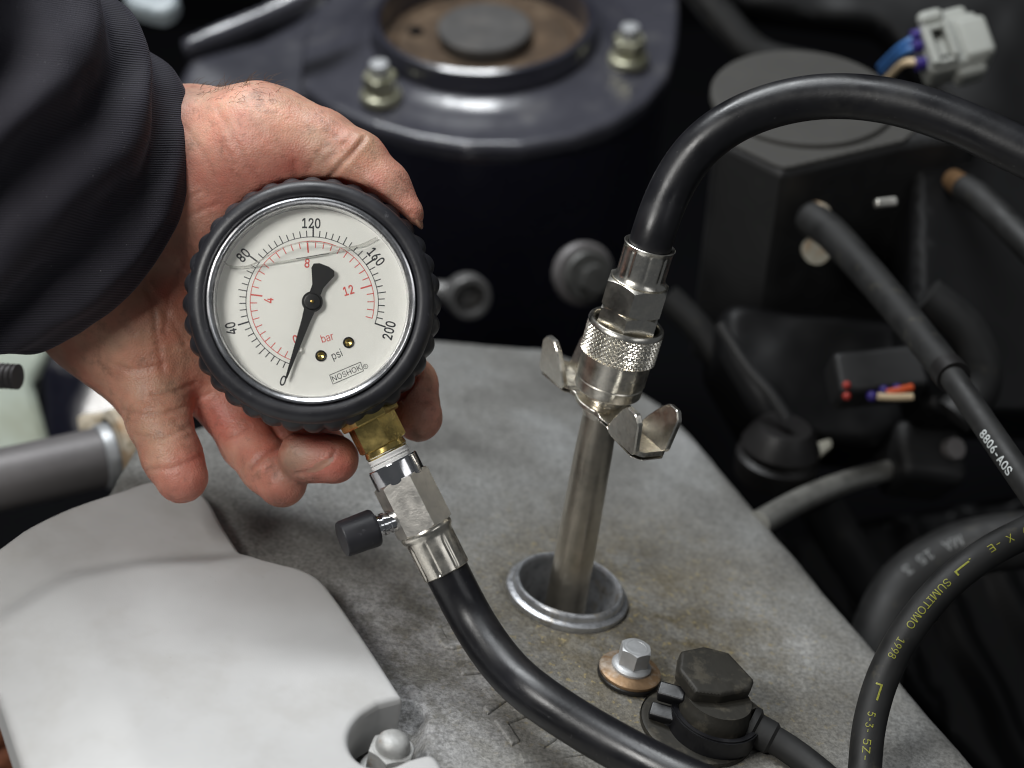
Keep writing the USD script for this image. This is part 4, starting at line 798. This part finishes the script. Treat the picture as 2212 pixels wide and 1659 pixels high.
disp += .0005 * (meshkit.fbm(v * 90, 3, 21) - .5) + .00022 * (meshkit.fbm(v * 420, 3, 22) - .5)
v = v + nrm * disp[:, None]
# colour of each spot of skin
base = np.array([.46, .215, .145]); tint = np.repeat(base[None], len(v), 0)
def blob(x, y, r, col, amt):
    g = np.exp(-(np.hypot(px[:, 0] - x, px[:, 1] - y) / r) ** 2)[:, None] * amt; tint[:] = tint * (1 - g) + np.array(col) * g
pale, red, deep, dirt, tan_ = (.62, .39, .27), (.47, .125, .09), (.34, .08, .05), (.13, .085, .055), (.41, .235, .14)
for b in ((530, 270, 110, pale, .7), (470, 300, 60, pale, .5), (640, 260, 80, (.50, .30, .19), .6), (420, 380, 100, (.50, .24, .17), .5), (500, 400, 110, red, .55), (600, 380, 70, red, .6), (300, 560, 120, tan_, .5), (270, 640, 140, (.36, .165, .10), .8), (340, 760, 120, (.34, .16, .095), .75), (400, 640, 70, deep, .55), (390, 520, 60, (.30, .14, .095), .6),
          (200, 720, 90, (.40, .22, .14), .6), (340, 900, 45, tan_, .8), (355, 965, 40, tan_, .6), (395, 1040, 55, red, .6), (440, 985, 25, deep, .5), (470, 910, 60, red, .6), (560, 930, 60, deep, .9), (535, 960, 40, (.52, .24, .17), .7), (600, 1045, 55, (.45, .17, .115), .8), (596, 1083, 22, dirt, .5), (600, 965, 40, deep, .7),
          (640, 985, 40, (.30, .20, .14), .75), (690, 940, 35, red, .7), (625, 1015, 25, dirt, .6), (740, 1010, 35, red, .6), (700, 1035, 40, red, .5), (905, 850, 70, (.38, .175, .12), .9), (930, 800, 30, tan_, .4), (900, 930, 35, (.36, .165, .115), .7), (900, 940, 14, dirt, .5), (780, 380, 70, (.43, .19, .125), .7), (850, 440, 60, (.42, .20, .14), .8), (810, 400, 25, red, .6), (790, 320, 40, tan_, .5),
          (405, 705, 16, dirt, .55), (480, 560, 18, dirt, .6), (355, 575, 30, (.28, .17, .12), .4)):
    blob(*b)
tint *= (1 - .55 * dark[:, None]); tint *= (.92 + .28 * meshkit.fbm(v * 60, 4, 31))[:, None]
red_m = meshkit.fbm(v * 130, 3, 33)[:, None]; tint = np.minimum(tint * [1.0, 1.03, 1.10], .9) * (1 - .6 * (red_m - .5) * np.array([0, 1, 1]))
hand_o = wp((-.11, .02, -.48))
person = thing('person', hand_o, 'person in a dark ribbed sleeve holding the gauge in a grimy left hand', 'person')
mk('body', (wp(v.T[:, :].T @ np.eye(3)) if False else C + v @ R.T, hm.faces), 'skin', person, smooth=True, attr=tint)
tree = cKDTree(px[front > .2]); fv = v[front > .2]; fn = nrm[front > .2]
def skin_at(x, y):
    d, i = tree.query(np.column_stack([x, y]), 12); w = 1 / (d + 2.0)
    z = fv[i][..., 2]; zm = z.max(1, keepdims=True); w = w * (z > zm - .004); w /= w.sum(1, keepdims=True)
    zz = (z * w).sum(1); n = (fn[i] * w[..., None]).sum(1)
    return np.column_stack([(x - 1106) * K * -zz, (829.5 - y) * K * -zz, zz]), n / np.linalg.norm(n, axis=1, keepdims=True)
def nail(cx, cy, a, b, ang, lift, pw=2.0):
    rr, aa = np.meshgrid(np.linspace(0, 1, 12), np.arange(40) / 40 * 2 * np.pi, indexing='ij'); c, s = math.cos(math.radians(ang)), math.sin(math.radians(ang))
    X_, Y_ = rr * np.cos(aa) * a, rr * np.sin(aa) * b * (1 + .0 * X_ if False else 1)
    x, y = cx + X_ * c + Y_ * s, cy - X_ * s + Y_ * c
    p, n = skin_at(x.ravel(), y.ravel()); p = p + n * (lift * (1 - rr.ravel() ** 6) - .00025)[:, None]
    i, j = np.meshgrid(np.arange(11), np.arange(40), indexing='ij'); k = (j + 1) % 40
    return C + p @ R.T, np.stack([i * 40 + j, (i + 1) * 40 + j, (i + 1) * 40 + k, i * 40 + k], -1).reshape(-1, 4)
mk('fingernail', nail(694, 1005, 40, 13, 24, .00035), 'nail', person, smooth=True, label='middle finger nail with a dirty edge')
tn = trimesh.creation.icosphere(3, 1.0); tn.apply_scale((.0065, .0016, .0048))
mk('fingernail', put(tn, frame(P(893, 457, .4535), wd((-.2, .25, .95)), wd((.45, -.89, 0)))), 'nail', person, smooth=True, label='thumb nail seen nearly edge on')
hairs = []
pool = np.nonzero((px[:, 0] > 415) & (px[:, 0] < 600) & (px[:, 1] < 225) & (nrm[:, 1] > .45))[0]
for k in range(150):
    i = pool[rng.integers(len(pool))]; p0 = v[i] - nrm[i] * .0002; L_ = rng.uniform(.0025, .0065) * (2.2 if k < 2 else 1)
    d = unit(nrm[i] * .5 + np.array([rng.normal(.75, .4), rng.normal(.0, .25), rng.normal(.15, .25)])); b = unit(d + np.array([.4, -.45, 0]))
    hairs.append(tube(C + np.array([p0, p0 + d * L_ * .5, p0 + d * L_ * .6 + b * L_ * .45]) @ R.T, [.00006, .000045, .00002], 4, False))
h_ = mk('arm_hair', join(*hairs), 'hair', person, smooth=True, kind='stuff')

# sleeve: rings along the forearm, crumpled into folds near the cuff
a0, a1 = ray(-500, 40) * .395, ray(214, 478) * .482
ax = unit(a1 - a0); e1 = np.array([.53, .85, 0]); e1 = unit(e1 - ax * (e1 @ ax)); e2 = np.cross(ax, e1); e2 = e2 if e2[2] > 0 else -e2
Ls = np.linalg.norm(a1 - a0); ns, na_ = 150, 260
s = np.linspace(0, 1, ns); a = np.arange(na_) / na_ * 2 * np.pi
S_, A_ = np.meshgrid(s, a, indexing='ij'); dist = (1 - S_) * Ls                   # distance back from the cuff
ra = mm(346, .480) * (1 + .16 * smooth01((dist - .004) / .05)); rb_ = .044 * (1 + .06 * smooth01(dist / .05))
cu = np.clip(dist / .010, 0, 1); curl = np.sqrt(np.clip(1 - (1 - cu) ** 2, 0, 1)); mul = .90 + .10 * curl
nz = meshkit.fbm(np.stack([np.cos(A_) * 1.3, np.sin(A_) * 1.3, dist * 20], -1), 3, 51) - .5
ph = dist / .029 + .22 * np.sin(A_ * 2 + .6) + .95 * nz + .25 * np.sin(A_) 
fold = (np.sin(np.pi * ph + .25) ** 2 - .5) * .0085 * smooth01((dist - .003) / .012) * (.55 + .45 * np.sin(A_ + .1)) 
fold += .0030 * (meshkit.fbm(np.stack([np.cos(A_) * 2.0, np.sin(A_) * 2.0, dist * 40], -1), 3, 57) - .5)
off = fold
px_ = (ra * mul + off)[..., None] * np.cos(A_)[..., None] * e1 + (rb_ * mul + off)[..., None] * np.sin(A_)[..., None] * e2
sk = (.020 * np.cos(A_) ** 2 * 0)[..., None]
rim = .006 * (meshkit.fbm(np.stack([np.cos(A_) * 1.6, np.sin(A_) * 1.6, 0 * A_], -1), 3, 77) - .5) * smooth01(1 - dist / .05)
vs = a0 + ax * (S_ * Ls + rim)[..., None] + px_
# the cuff folds inward
last = vs[-1]; cen = last.mean(0)
inn = [last + (cen - last) * .06 - ax * .002, last + (cen - last) * .12 - ax * .012, last + (cen - last) * .16 - ax * .03]
vs = np.concatenate([vs, np.array(inn)], 0).reshape(-1, 3); nr = ns + 3
i, j = np.meshgrid(np.arange(nr - 1), np.arange(na_), indexing='ij'); k = (j + 1) % na_
mk('sleeve', (C + vs @ R.T, np.stack([i * na_ + j, i * na_ + k, (i + 1) * na_ + k, (i + 1) * na_ + j], -1).reshape(-1, 4)), 'knit', person, smooth=True, label='dark navy ribbed knit sleeve bunched at the wrist')
